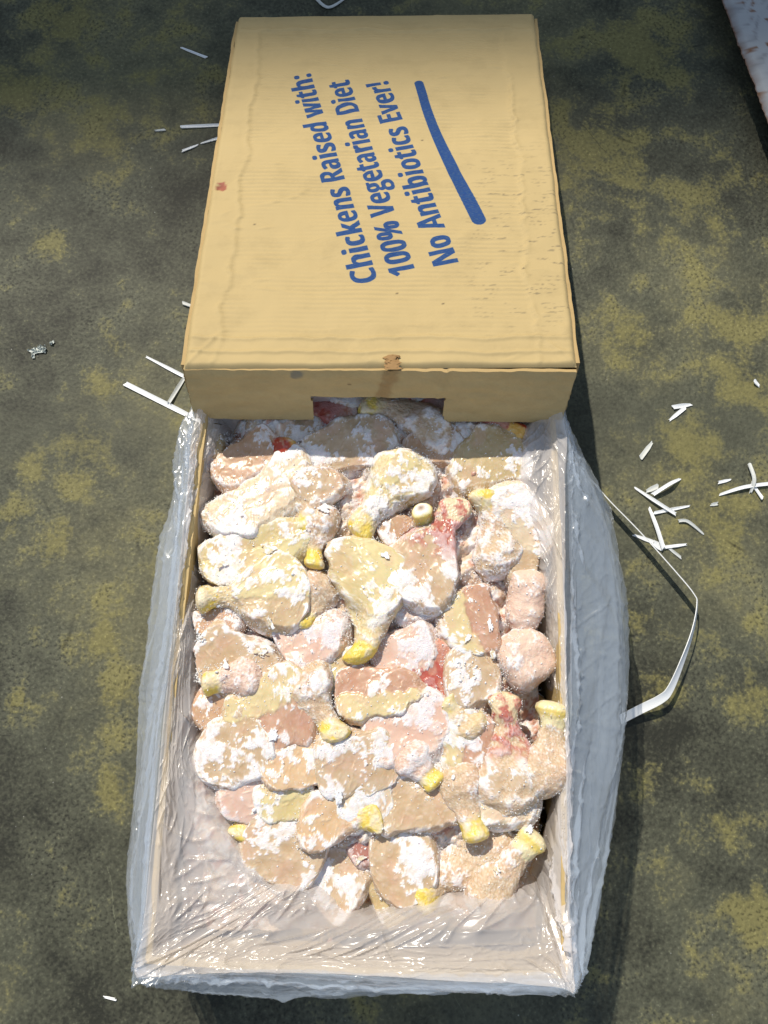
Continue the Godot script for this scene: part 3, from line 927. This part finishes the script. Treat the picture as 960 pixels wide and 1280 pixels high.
func flakes() -> void:
	# torn flaps of frosted skin and plates of frost lying across the seams
	var rng := RandomNumberGenerator.new()
	rng.seed = 505
	for k in 16:
		var x := rng.randf_range(-0.175, 0.155)
		var z := rng.randf_range(-0.32, 0.12)
		var sz := rng.randf_range(0.004, 0.009)
		var rot := rng.randf() * TAU
		var asp := rng.randf_range(0.35, 0.8)
		var tn := rng.randf()
		var org := Vector3(x, 0, z)
		var pos := func(u: float, v: float) -> Vector3:
			var q := Vector2(u - 0.5, (v - 0.5) * asp)
			q *= 1.0 + 0.5 * nlow.get_noise_2d(u * 0.08 + k, v * 0.08)
			q = q.rotated(rot) * sz * 2.0
			var h := height_at(x + q.x, z + q.y)
			h = lerpf(h, height_at(x, z), 0.35)
			return Vector3(q.x, h + 0.0007 + 0.0010 * nmid.get_noise_2d(x + q.x * 1.5, z + q.y * 1.5), q.y)
		var keep := func(u: float, v: float) -> bool:
			return Vector2(u - 0.5, v - 0.5).length() + 0.28 * nmid.get_noise_2d(u * 0.03 + k, v * 0.03) < 0.44
		var col := func(u: float, v: float) -> Color:
			var f := frost_color(x + u * 0.02, k, z + v * 0.02)
			if tn < 0.55:
				return Color(0.68, 0.55, 0.38).lerp(f, sm(-0.05, 0.25, nmid.get_noise_2d(u * 0.03, v * 0.03 + k)))
			return f
		var m := put("frost_flake", sheet(14, 12, pos, 0.0006, col, keep, Color(0.7, 0.68, 0.66)), flesh_frost)
		m.position = org
		tag(m, "small pale flake of frost or skin lying across a seam between pieces", "frost flake", "frost flakes on the chicken", "stuff")

# ------------------------------------------------------------------ the liner bag
func cat(a: Vector3, b: Vector3, c: Vector3, d: Vector3, t: float) -> Vector3:
	return b.cubic_interpolate(c, a, d, t)

func loop_at(pts: Array, s: float) -> Vector3:
	var n := pts.size()
	var f := s * n
	var i := int(f) % n
	return cat(pts[(i + n - 1) % n], pts[i], pts[(i + 1) % n], pts[(i + 2) % n], f - floorf(f))

func bag() -> void:
	var rings := [[], [], [], [], [], [], []]
	for r in RING:
		var a := Vector3(r[0], r[1], r[2])
		var b := Vector3(r[3], RIM + 0.008, r[4])
		var c := Vector3(r[5], 0.126, r[6])
		var inward := Vector3(a.x - b.x, 0, a.z - b.z).normalized()
		var h := maxf(a.y, height_at(a.x, a.z) + 0.001)
		a.y = minf(h, 0.150)
		rings[0].append(a + inward * 0.012 + Vector3(0, -0.035, 0))
		rings[1].append(a)
		var m := a.lerp(b, 0.55)
		var front := sm(0.11, 0.16, a.z) * sm(-0.20, -0.13, a.x)
		m.y = lerpf(a.y, b.y, 0.55) - 0.10 * maxf(0.0, (a - b).length() - 0.05) * (1.0 - front) + 0.010 * front
		rings[2].append(m)
		rings[3].append(b + inward * 0.005)
		rings[4].append(b - inward * 0.004)
		rings[5].append(c)
		rings[6].append(c.lerp(b, 0.12) + Vector3(0, -0.115, 0))
	var stops := [0.0, 0.10, 0.30, 0.48, 0.53, 0.80, 1.0]
	var pleat := noise(51, 1.0, 1)
	var facet := noise(53, 0.030, 1, FastNoiseLite.TYPE_CELLULAR)
	facet.cellular_return_type = FastNoiseLite.RETURN_DISTANCE
	facet.cellular_jitter = 1.0
	var per := 1.95
	var build_sheet := func(t_from: float, t_to: float, puff: float, sd: float, nt: int, s_from: float, s_to: float, ns: int) -> ArrayMesh:
		var P := PackedVector3Array()
		for i in ns + 1:
			var s := lerpf(s_from, s_to, float(i) / ns)
			var q := []
			for r in rings:
				q.append(loop_at(r, fposmod(s, 1.0)))
			var out: Vector3 = (q[5] - q[3])
			out.y = 0
			out = out.normalized()
			for j in nt + 1:
				var t := lerpf(t_from, t_to, float(j) / nt)
				var k := 0
				while k < 5 and t > stops[k + 1]:
					k += 1
				var x: float = (t - stops[k]) / (stops[k + 1] - stops[k])
				var p: Vector3 = cat(q[maxi(k - 1, 0)], q[k], q[k + 1], q[mini(k + 2, 6)], x)
				# outward normal of the profile, roughly
				var tang: Vector3 = (q[k + 1] - q[k]).normalized()
				var along := out.cross(Vector3.UP)
				var nn := along.cross(tang).normalized()
				if nn.y < 0 and k < 5: nn = -nn
				if k >= 4: nn = (nn + out).normalized()
				var far := 1.0 - sm(0.0, 0.05, absf(p.x) * 0.0 + (-0.33 - p.z))
				var sl := s * per
				var o := Vector3(sl * 1.0 + sd, t * 0.16, sd * 0.3)
				var outside := sm(0.5, 0.62, t)
				var rim := 1.0 - sm(0.0, 0.07, absf(t - 0.505))
				# pleats that run over the rim, slanting a little
				# slack billows, long creases that run round the box, slanting creases in bunches, and crinkle everywhere
				var wander := pleat.get_noise_2d(sl * 2.4 + sd, t * 1.1) * 0.30
				var bb := t * 0.26
				var nearend := sm(0.13, 0.18, p.z)
				rim *= 0.75 * (1.0 - 0.7 * nearend)
				var soft := pleat.get_noise_2d(sl * 2.4 + 40.0 + sd * 3.0, (t + wander) * lerpf(4.5, 8.0, outside))
				var bunch := sm(-0.12, 0.25, pleat.get_noise_2d(sl * 8.0 + 200.0, sd + bb * 12.0))
				var bunch2 := sm(-0.12, 0.25, pleat.get_noise_2d(sl * 7.0 + 300.0, sd + bb * 10.0))
				# sharp creases: slanting one way, slanting the other, round the box, and small ones
				var c1 := pow(1.0 - absf(pleat.get_noise_2d(sl * 30.0 + bb * 18.0 + sd * 5.0, bb * 7.0 - sl * 3.0)), 6.0) * bunch
				var c2 := pow(1.0 - absf(pleat.get_noise_2d(sl * 26.0 - bb * 24.0 + 50.0 + sd, bb * 9.0 + sl * 4.0)), 6.0) * bunch2
				var c3 := pow(1.0 - absf(pleat.get_noise_2d(sl * 3.5 + 80.0 + sd, (bb + wander * 0.05) * 38.0)), 7.0)
				var c4 := pow(1.0 - absf(pleat.get_noise_2d(sl * 62.0 + bb * 40.0, bb * 50.0 - sl * 30.0 + sd)), 6.0) * (1.0 - bunch)
				var wx := 0.010 * pleat.get_noise_2d(sl * 16.0, t * 3.0 + sd)
				var f2 := facet.get_noise_3d((o.x - wx - o.y * 0.5) * lerpf(0.6, 0.2, outside) + 3.0, o.y * 0.6 + o.x * 0.07, o.z + 15.0)
				var d := lerpf(0.0030, 0.0085, outside) * soft * (1.0 - 0.8 * rim)
				d += (0.0024 * c1 + 0.0022 * c2) * (1.0 - 0.35 * rim) * (1.0 + 0.15 * outside) * (1.0 + 0.7 * sm(0.08, 0.14, p.z) * (1.0 - outside))
				d += 0.0020 * c3 * lerpf(0.6, 2.2, outside) * (1.0 - 0.5 * rim) + lerpf(0.0010, 0.0012, outside) * c4
				d += 0.0085 * (f2 + 0.5) * (1.0 - 0.6 * rim) * (1.0 - 0.25 * outside) - 0.001 + 0.005 * nearend * (1.0 - sm(0.0, 0.12, absf(t - 0.505)))
				d *= 1.0 - 0.55 * sm(0.66, 0.80, t)
				if t < 0.12:
					d *= t / 0.12
				if rim > 0.0:
					d = maxf(d, -0.001)
				d *= lerpf(0.25, 1.0, far)
				if t < 0.5:
					d = maxf(d, -0.004)
				p += nn * (d + puff * outside)
				p.y = maxf(p.y, 0.002)
				P.append(p)
		var N := grid_normals(P, nt, ns)
		var ix := PackedInt32Array()
		for i in ns:
			for j in nt:
				var a := i * (nt + 1) + j
				ix.append_array([a, a + nt + 2, a + 1, a, a + nt + 1, a + nt + 2])
		var m := ArrayMesh.new()
		m.add_surface_from_arrays(Mesh.PRIMITIVE_TRIANGLES, arrays(P, N, PackedColorArray(), PackedVector2Array(), ix))
		return m
	var inner_film := mat(Color(0.94, 0.92, 0.92, 0.40), 0.17)
	var outer_film := mat(Color(0.84, 0.91, 1.0, 0.13), 0.15)
	for film in [inner_film, outer_film]:
		film.transparency = BaseMaterial3D.TRANSPARENCY_ALPHA
		film.cull_mode = BaseMaterial3D.CULL_DISABLED
		film.backlight_enabled = true
		film.backlight = Color(0.5, 0.5, 0.5)
	var o := base("plastic_bag", Vector3.ZERO)
	tag(o, "clear crinkled plastic liner bag folded out over the rim of the box", "plastic bag")
	put("liner", build_sheet.call(0.0, 0.515, 0.0, 0.0, 90, 0.0, 1.0, 1300), inner_film, o)
	put("cuff", build_sheet.call(0.515, 1.0, 0.0, 0.0, 76, 0.0, 1.0, 1100), outer_film, o)
	# the slack end of the bag hangs as a second layer outside
	put("slack_fold", build_sheet.call(0.545, 0.93, -0.007, 3.3, 54, 0.0, 0.86, 800), outer_film, o)

# ------------------------------------------------------------------ the lid
func seg_dist(p: Vector2, a: Vector2, b: Vector2) -> float:
	var ab := b - a
	var t := clampf((p - a).dot(ab) / ab.length_squared(), 0.0, 1.0)
	return p.distance_to(a + ab * t)

func lid_text(W: int, H: int, size: Vector2) -> Image:
	# blue print: rasterised from the outlines of the letters, twice as fine, then halved
	var w2 := W * 2
	var mask := PackedByteArray()
	mask.resize(w2 * H * 2)
	var sx := w2 / size.x
	var sy := H * 2 / size.y
	var tri := func(a: Vector2, b: Vector2, c: Vector2) -> void:
		a = Vector2((a.x + size.x / 2) * sx, -a.y * sy)
		b = Vector2((b.x + size.x / 2) * sx, -b.y * sy)
		c = Vector2((c.x + size.x / 2) * sx, -c.y * sy)
		var y0 := int(ceilf(minf(a.y, minf(b.y, c.y)) - 0.5))
		var y1 := int(floorf(maxf(a.y, maxf(b.y, c.y)) - 0.5))
		for y in range(y0, y1 + 1):
			var yy := y + 0.5
			var lo := 1e9
			var hi := -1e9
			for e in [[a, b], [b, c], [c, a]]:
				var p: Vector2 = e[0]
				var q: Vector2 = e[1]
				if (p.y <= yy) != (q.y <= yy):
					var x: float = p.x + (yy - p.y) / (q.y - p.y) * (q.x - p.x)
					lo = minf(lo, x)
					hi = maxf(hi, x)
			for x in range(int(ceilf(lo - 0.5)), int(floorf(hi - 0.5)) + 1):
				mask[y * w2 + x] = 255
	var font := SystemFont.new()
	font.font_names = PackedStringArray(["Droid Sans"])
	font.font_weight = 700
	var lines := [["Chickens Raised with:", Vector2(-0.0035, -0.1215), Vector2(-0.0975, -0.4935)], ["100% Vegetarian Diet", Vector2(0.0385, -0.1325), Vector2(-0.0472, -0.4795)], ["No Antibiotics Ever!", Vector2(0.0861, -0.1485), Vector2(0.0033, -0.4765)]]
	for l in lines:
		var tm := TextMesh.new()
		tm.font = font
		tm.text = l[0]
		tm.font_size = 64
		tm.pixel_size = 0.01
		tm.depth = 0.0
		tm.curve_step = 1.0
		tm.horizontal_alignment = HORIZONTAL_ALIGNMENT_LEFT
		var arr := tm.get_mesh_arrays()
		var v: PackedVector3Array = arr[Mesh.ARRAY_VERTEX]
		var ix: PackedInt32Array = arr[Mesh.ARRAY_INDEX] if arr[Mesh.ARRAY_INDEX] != null else PackedInt32Array(range(v.size()))
		var lo := Vector2(1e9, 1e9)
		var hi := -lo
		for p in v:
			lo = lo.min(Vector2(p.x, p.y))
			hi = hi.max(Vector2(p.x, p.y))
		# the baseline: the lowest point of a capital at the line's start
		var first := 1e9
		var cap := -1e9
		for p in v:
			if p.x < lo.x + 0.28:
				first = minf(first, p.y)
				cap = maxf(cap, p.y)
		var a: Vector2 = l[1]
		var b: Vector2 = l[2]
		var d := (b - a) / (hi.x - lo.x)
		var up := Vector2(d.y, -d.x).normalized() * 0.0292 / (cap - first)
		for q in range(0, ix.size(), 3):
			var t := []
			for z in 3:
				var p := v[ix[q + z]]
				t.append(a + d * (p.x - lo.x) + up * (p.y - first))
			for sh in [-0.0008, 0.0, 0.0008]:
				var e: Vector2 = d.normalized() * sh
				tri.call(t[0] + e, t[1] + e, t[2] + e)
	# the brush stroke under the words
	var cs := [Vector2(0.0443, -0.471), Vector2(0.0574, -0.400), Vector2(0.0759, -0.330), Vector2(0.0946, -0.269), Vector2(0.1115, -0.2160)]
	var ws := [0.0062, 0.0066, 0.0076, 0.0084, 0.0088]
	var prev := Vector2.ZERO
	var pw := 0.0
	for i in 81:
		var f := i / 80.0 * 3.9999
		var k := int(f)
		var c: Vector2 = cs[k].cubic_interpolate(cs[k + 1], cs[maxi(k - 1, 0)], cs[mini(k + 2, 4)], f - k)
		var w: float = lerpf(ws[k], ws[k + 1], f - k)
		for g in 14:
			var a0 := g * TAU / 14.0
			var a1 := (g + 1) * TAU / 14.0
			tri.call(c, c + Vector2(cos(a0), sin(a0)) * w * 0.97, c + Vector2(cos(a1), sin(a1)) * w * 0.97)
	var paper := lin(0.47, 0.358, 0.175)
	var bare := [paper.r * 255.0, paper.g * 255.0, paper.b * 255.0]
	var ink := [20.0, 60.0, 120.0]
	var img := PackedByteArray()
	img.resize(W * H * 3)
	for q in W * H:
		for z in 3:
			img[q * 3 + z] = int(bare[z] + 0.5)
	var wear := noise(71, 5.0, 2)
	for y in H:
		for x in range(W / 5, W * 7 / 8):
			var q := y * 2 * w2 + x * 2
			var sum := mask[q] + mask[q + 1] + mask[q + w2] + mask[q + w2 + 1]
			if sum:
				var cov := sum / 1020.0 * clampf(0.94 + 0.30 * wear.get_noise_2d(x * 0.4, y * 3.0), 0.0, 1.0)
				for z in 3:
					img[(y * W + x) * 3 + z] = int(lerpf(bare[z], ink[z], cov))
	return Image.create_from_data(W, H, false, Image.FORMAT_RGB8, img)

func lid() -> void:
	var o := base("box_lid", Vector3(-0.0055, 0.2296, -0.3728))
	o.basis = Basis(Vector3(0.99982, 0.00747, 0.01757), Vector3(-0.00299, 0.97023, -0.24216), Vector3(-0.01885, 0.24207, 0.97008)).orthonormalized()
	tag(o, "brown cardboard lid with blue lettering, leaning off the far end of the box", "lid")
	var NLc := Vector2(-0.2014, -0.001)
	var NRc := Vector2(0.206, -0.006)
	var FLc := Vector2(-0.205, -0.6245)
	var FRc := Vector2(0.209, -0.632)
	var wob := noise(81, 0.05, 3)
	var wrk := noise(82, 0.09, 3, FastNoiseLite.TYPE_SIMPLEX_SMOOTH, FastNoiseLite.FRACTAL_RIDGED)
	# crease lines (wavering), as height over the panel
	var relief := func(q: Vector2) -> float:
		var w := wob.get_noise_2d(q.x * 0.2 + 3.0, q.y * 0.45) * 0.008 + nmid.get_noise_2d(3.0, q.y) * 0.003
		var w2 := wob.get_noise_2d(q.x * 0.5, q.y * 0.2 + 9.0) * 0.008 + nmid.get_noise_2d(q.x, 8.0) * 0.0015
		var h := 0.0
		var left := q.x + 0.169 + w
		var right := q.x - 0.166 + w * 1.2
		var near := q.y + 0.040 + w2 * 0.6
		var near2 := q.y + 0.021 + w2 * 0.4
		var far := q.y + 0.592 + w2
		var ml := 0.6 + 1.4 * wob.get_noise_2d(5.0, q.y * 1.3)
		h += 0.0010 * exp(-left * left / 0.000006) * clampf(ml + 0.2, 0.15, 1.2)
		h += 0.0016 * exp(-right * right / 0.000006) * clampf(ml, 0.0, 1.2) * sm(-0.55, -0.45, q.y) 
		h += 0.0015 * exp(-near * near / 0.000007)
		h += 0.0017 * exp(-near2 * near2 / 0.000006)
		h += 0.0010 * exp(-far * far / 0.000008)
		var dg := seg_dist(q, Vector2(-0.198, -0.004), Vector2(-0.170, -0.042))
		h += 0.0012 * exp(-dg * dg / 0.000006)
		dg = seg_dist(q, Vector2(0.203, -0.010), Vector2(0.170, -0.044))
		h += 0.0008 * exp(-dg * dg / 0.000006)
		# the field inside the border sits a little lower
		var inn := sm(0.0, 0.006, left) * sm(0.0, 0.006, -right) * sm(0.0, 0.006, -near) * sm(0.0, 0.006, far)
		h -= 0.0012 * inn
		h += 0.0018 * wob.get_noise_2d(q.x * 0.5, q.y * 0.5 + 20.0)
		h += 0.0009 * sm(0.62, 0.98, wrk.get_noise_2d(q.x * 0.5, q.y * 1.2)) * sm(-0.2, 0.5, wob.get_noise_2d(q.x * 0.6 + 40.0, q.y * 0.6) + 0.15)
		# flutes of the corrugated board pressing through
		var flute := sin((q.y + wob.get_noise_2d(q.x * 0.15, q.y) * 0.002) * TAU / 0.0066)
		h += 0.00034 * flute * inn * clampf(0.5 + 1.3 * wob.get_noise_2d(q.x * 0.35 + 60.0, q.y * 0.6), 0.05, 1.0)
		# the punched dent near the left edge
		var pd := q.distance_to(Vector2(-0.193, -0.273))
		h -= 0.004 * exp(-pd * pd / 0.00003)
		return h
	var tp := func(u: float, v: float) -> Vector3:
		var q := NLc.lerp(NRc, u).lerp(FLc.lerp(FRc, u), v)
		var e := 0.0
		var d: float = minf(minf(u, 1.0 - u) * 0.41, minf(v, 1.0 - v) * 0.627)
		var h: float = relief.call(q) * sm(0.0, 0.008, d)
		# edges roll over
		if d < 0.005:
			e = (1.0 - d / 0.005)
			h -= 0.005 * e * e
		# worn, slightly wavy outline
		q.x += wob.get_noise_2d(9.0, q.y * 0.7) * 0.0012 * (1.0 if u > 0.5 else -1.0) * sm(0.3, 0.5, absf(u - 0.5))
		return Vector3(q.x, h, q.y)
	var tc := func(u: float, v: float) -> Color:
		var q := NLc.lerp(NRc, u).lerp(FLc.lerp(FRc, u), v)
		var c := kraft(q.x * 0.8, 2.0, q.y * 0.8)
		c = Color(c.r / 0.47, c.g / 0.358, c.b / 0.175)
		c = c * (1.0 + 0.05 * wob.get_noise_2d(q.x * 0.2, q.y * 3.0))
		# grey scuffs on the right half, as the photographed lid has
		var sc := sm(0.02, 0.3, wob.get_noise_2d(q.x * 1.2 + 80.0, q.y * 2.5)) * sm(0.06, 0.15, q.x) * (1.0 - sm(-0.10, -0.02, q.y)) * sm(-0.40, -0.25, q.y)
		sc *= sm(-0.2, 0.5, sin(q.y * TAU / 0.0066)) * sm(-0.1, 0.3, nhi.get_noise_2d(q.x * 0.5, q.y))
		c = c.lerp(Color(0.36, 0.38, 0.50), sc * 0.75)
		# a blood stained tear by the left edge
		var pd := q.distance_to(Vector2(-0.190, -0.2735)) + nmid.get_noise_2d(q.x * 2.0, q.y * 2.0) * 0.006
		c = c.lerp(Color(0.65, 0.30, 0.40), 1.0 - sm(0.005, 0.009, pd))
		c = c.lerp(Color(0.13, 0.09, 0.14), 1.0 - sm(0.001, 0.004, q.distance_to(Vector2(-0.195, -0.270)) + 0.3 * pd))
		# little dark nicks
		for nk in [Vector2(0.02, -0.105), Vector2(0.16, -0.14), Vector2(-0.145, -0.21), Vector2(-0.16, -0.47), Vector2(0.05, -0.36), Vector2(0.07, -0.09)]:
			c = c.lerp(Color(0.22, 0.21, 0.27), 1.0 - sm(0.0006, 0.0016, q.distance_to(nk)))
		c.a = 1.0
		return c
	var TW := 840
	var TH := 1280
	var top_mat := card.duplicate()
	top_mat.uv1_triplanar = false
	top_mat.uv1_scale = Vector3(1, -1, 1)
	top_mat.uv1_offset = Vector3(0, 1, 0)
	top_mat.heightmap_enabled = false
	var im := lid_text(TW, TH, Vector2(0.41, 0.627))
	im.flip_y()
	top_mat.albedo_texture = ImageTexture.create_from_image(im)
	top_mat.uv1_scale = Vector3(1, -1, 1)
	var top := put("top_panel", sheet(164, 560, tp, 0.004, tc), top_mat, o)
	# front panel with its hand slot
	var fh := 0.089
	var fp := func(u: float, v: float) -> Vector3:
		var y := -0.0052 - (fh - 0.005) * v
		var x: float = lerpf(lerpf(-0.2005, 0.2052, u), lerpf(-0.2065, 0.2045, u), v)
		y -= 0.0035 * v * u
		var z := -0.003 + 0.0015 * wob.get_noise_2d(x, y * 2.0 + 30.0) + 0.004 * sm(0.1, 0.0, v) * -0.3
		# the crushed strip over the slot
		var cr1 := seg_dist(Vector2(x, y), Vector2(0.012, -0.006), Vector2(0.002, -0.049)) + 0.01 * absf(wob.get_noise_2d(x * 3.0, y * 3.0))
		var cr2 := seg_dist(Vector2(x, y), Vector2(0.071, -0.004), Vector2(0.064, -0.049)) + 0.006 * absf(wob.get_noise_2d(x * 3.0 + 4.0, y * 3.0))
		z += 0.0020 * exp(-cr1 * cr1 / 0.000008) + 0.0018 * exp(-cr2 * cr2 / 0.000008)
		z += 0.003 * sm(0.008, 0.07, x) * sm(0.075, 0.068, x) * v * (1.0 if v < 0.55 else 0.0)
		return Vector3(x, y, z)
	var fc := func(u: float, v: float) -> Color:
		var p: Vector3 = fp.call(u, v)
		var c := kraft(p.x, p.y * 2.5, 3.0)
		var q := Vector2(p.x, p.y)
		c = c.lerp(Color(0.20, 0.19, 0.15), (1.0 - sm(0.004, 0.008, q.distance_to(Vector2(-0.084, -0.009)) + nmid.get_noise_2d(p.x, p.y) * 0.005)) * 0.8)
		c = c.lerp(Color(0.32, 0.20, 0.085), (1.0 - sm(0.004, 0.010, seg_dist(q, Vector2(0.016, -0.006), Vector2(0.006, -0.045)) + nmid.get_noise_2d(p.x, p.y) * 0.006)) * 0.7)
		c = c.lerp(Color(0.12, 0.08, 0.04), 1.0 - sm(0.0008, 0.002, q.distance_to(Vector2(-0.03, -0.026))))
		c.a = 1.0
		return c
	var fk := func(u: float, v: float) -> bool:
		var p: Vector3 = fp.call(u, v)
		return not (absf(p.x) < 0.0722 and p.y < -0.0482)
	put("front_panel", sheet(200, 44, fp, 0.004, fc, fk), card, o)
	for sd in [-1.0, 1.0]:
		var near: Vector2 = NLc if sd < 0 else NRc
		var farc: Vector2 = FLc if sd < 0 else FRc
		var sp := func(u: float, v: float) -> Vector3:
			var t := u if sd > 0 else 1.0 - u
			var q := near.lerp(farc, t)
			var flare := -0.0035 if sd < 0 else 0.001
			var x: float = q.x - sd * 0.0005 + flare * v + wob.get_noise_2d(q.y, 50.0 + v) * 0.0015 + wob.get_noise_2d(9.0, q.y * 0.7) * 0.0006 * sd
			return Vector3(x, -0.0052 - (0.0825 if sd < 0 else 0.084) * v, lerpf(near.y - 0.006, farc.y + 0.006, t))
		var sc := func(u: float, v: float) -> Color:
			var p: Vector3 = sp.call(u, v)
			return kraft(p.z, p.y, 5.0)
		put("side_panel", sheet(120, 18, sp, 0.004, sc), card, o)
	var kp := func(u: float, v: float) -> Vector3:
		return Vector3(lerpf(FRc.x - 0.004, FLc.x + 0.004, u), -0.0052 - 0.0735 * v, lerpf(FRc.y, FLc.y, u) + 0.004)
	var kc := func(u: float, v: float) -> Color:
		return kraft(u, v, 7.0)
	put("back_panel", sheet(40, 10, kp, 0.004, kc), card, o)
	# the torn liner flake hanging at the crushed front edge
	var flp := func(u: float, v: float) -> Vector3:
		var p := Vector2(lerpf(0.008, 0.022, u), lerpf(0.012, -0.008, v))
		p.x += wob.get_noise_2d(v * 0.3, u * 0.1 + 70.0) * 0.008
		return Vector3(p.x, 0.0012 + 0.002 * sin(PI * u) * (1.0 - v), -0.004 - p.y * 0.9)
	var flc := func(u: float, v: float) -> Color:
		return Color(0.30, 0.18, 0.075)
	put("torn_flake", sheet(10, 12, flp, 0.0006, flc), card, o)

# ------------------------------------------------------------------ strapping on the floor
func ribbon(pts: Array, width: float, roll: Callable, seed_: float) -> ArrayMesh:
	var n := pts.size()
	var cnt := 6 + (n - 1) * 10
	var at := func(v: float) -> Vector3:
		var f := clampf(v, 0.0, 1.0) * (n - 1)
		var i := mini(int(f), n - 2)
		return cat(pts[maxi(i - 1, 0)], pts[i], pts[i + 1], pts[mini(i + 2, n - 1)], f - i) if n > 2 else (pts[0] as Vector3).lerp(pts[1], v)
	var pos := func(u: float, v: float) -> Vector3:
		var p: Vector3 = at.call(v)
		var t: Vector3 = (at.call(v + 0.02) - at.call(v - 0.02)).normalized()
		var s := t.cross(Vector3.UP).normalized()
		var a: float = roll.call(v)
		var nn := s.cross(t).normalized()
		var wv := s * cos(a) + nn * sin(a)
		# ragged cut ends
		var rag := 0.0
		if v == 0.0 or v == 1.0:
			rag = sin(u * 4.0 + seed_ * 1.7) * 0.0012
		var q := p + wv * ((u - 0.5) * width * (1.0 - 0.45 * sm(0.55, 1.0, v if int(seed_) % 2 == 0 else 1.0 - v)) if n < 8 else (u - 0.5) * width) + t * rag - nn * (0.0006 * cos((u - 0.5) * PI))
		q.y = maxf(q.y, 0.0014)
		return q
	return sheet(4, cnt, pos, 0.0009)

func straps() -> void:
	var worn := strap_mat.duplicate()
	worn.albedo_color = lin(0.52, 0.54, 0.53)
	worn.roughness = 0.5
	for k in STRAPS.size():
		var r: Array = STRAPS[k]
		var f: Array = r[0]
		var w: float = r[1]
		var lift: float = r[2]
		var pts := []
		var n := f.size() / 2
		for i in n:
			pts.append(Vector3(f[2 * i], 0.0016 + (lift if (i > 0 and i < n - 1) else (lift * 0.6 if i == (k % 2) * (n - 1) else 0.0)), f[2 * i + 1]))
		var org: Vector3 = (pts[0] + pts[n - 1]) * 0.5
		org.y = 0.0
		for i in n:
			pts[i] -= org
		var tw := sin(k * 2.3) * 0.35
		var roll := func(v: float) -> float:
			return tw * sin(PI * v)
		var m := put("strap_scrap", ribbon(pts, w * 0.78, roll, k), strap_mat if k % 3 else worn)
		m.position = org
		tag(m, r[3], "strapping", "cut white strapping scraps on the floor")
	var lp := []
	for r in LONG:
		lp.append(Vector3(r[0], r[1], r[2]))
	var lr := func(v: float) -> float:
		return lerpf(1.15, 0.15, sm(0.45, 0.95, v))
	var m := put("plastic_strap", ribbon(lp, 0.0105, lr, 1.0), strap_mat)
	tag(m, "long bowed white packing strap looping out from under the bag's right side", "strapping")
	# a scrap of crushed film stuck to the floor
	var cn := noise(95, 0.008, 3, FastNoiseLite.TYPE_SIMPLEX, FastNoiseLite.FRACTAL_RIDGED)
	var cp := func(u: float, v: float) -> Vector3:
		var p := Vector3((u - 0.5) * 0.034 + (v - 0.5) * 0.012, 0, (v - 0.5) * 0.018 - (u - 0.5) * 0.014)
		p.y = 0.0016 + maxf(0.0, cn.get_noise_2d(p.x, p.z)) * 0.004
		return p
	var ck := func(u: float, v: float) -> bool:
		return nmid.get_noise_2d(u * 0.034 + 3.0, v * 0.02) - 0.9 * Vector2(u - 0.5, v - 0.5).length() > -0.25
	var fm := put("film_scrap", sheet(60, 40, cp, 0.0003, null, ck), mat(lin(0.34, 0.38, 0.36), 0.25))
	fm.position = Vector3(-0.452, 0, -0.51)
	tag(fm, "crushed shiny whitish film scrap stuck to the floor at the left", "litter")
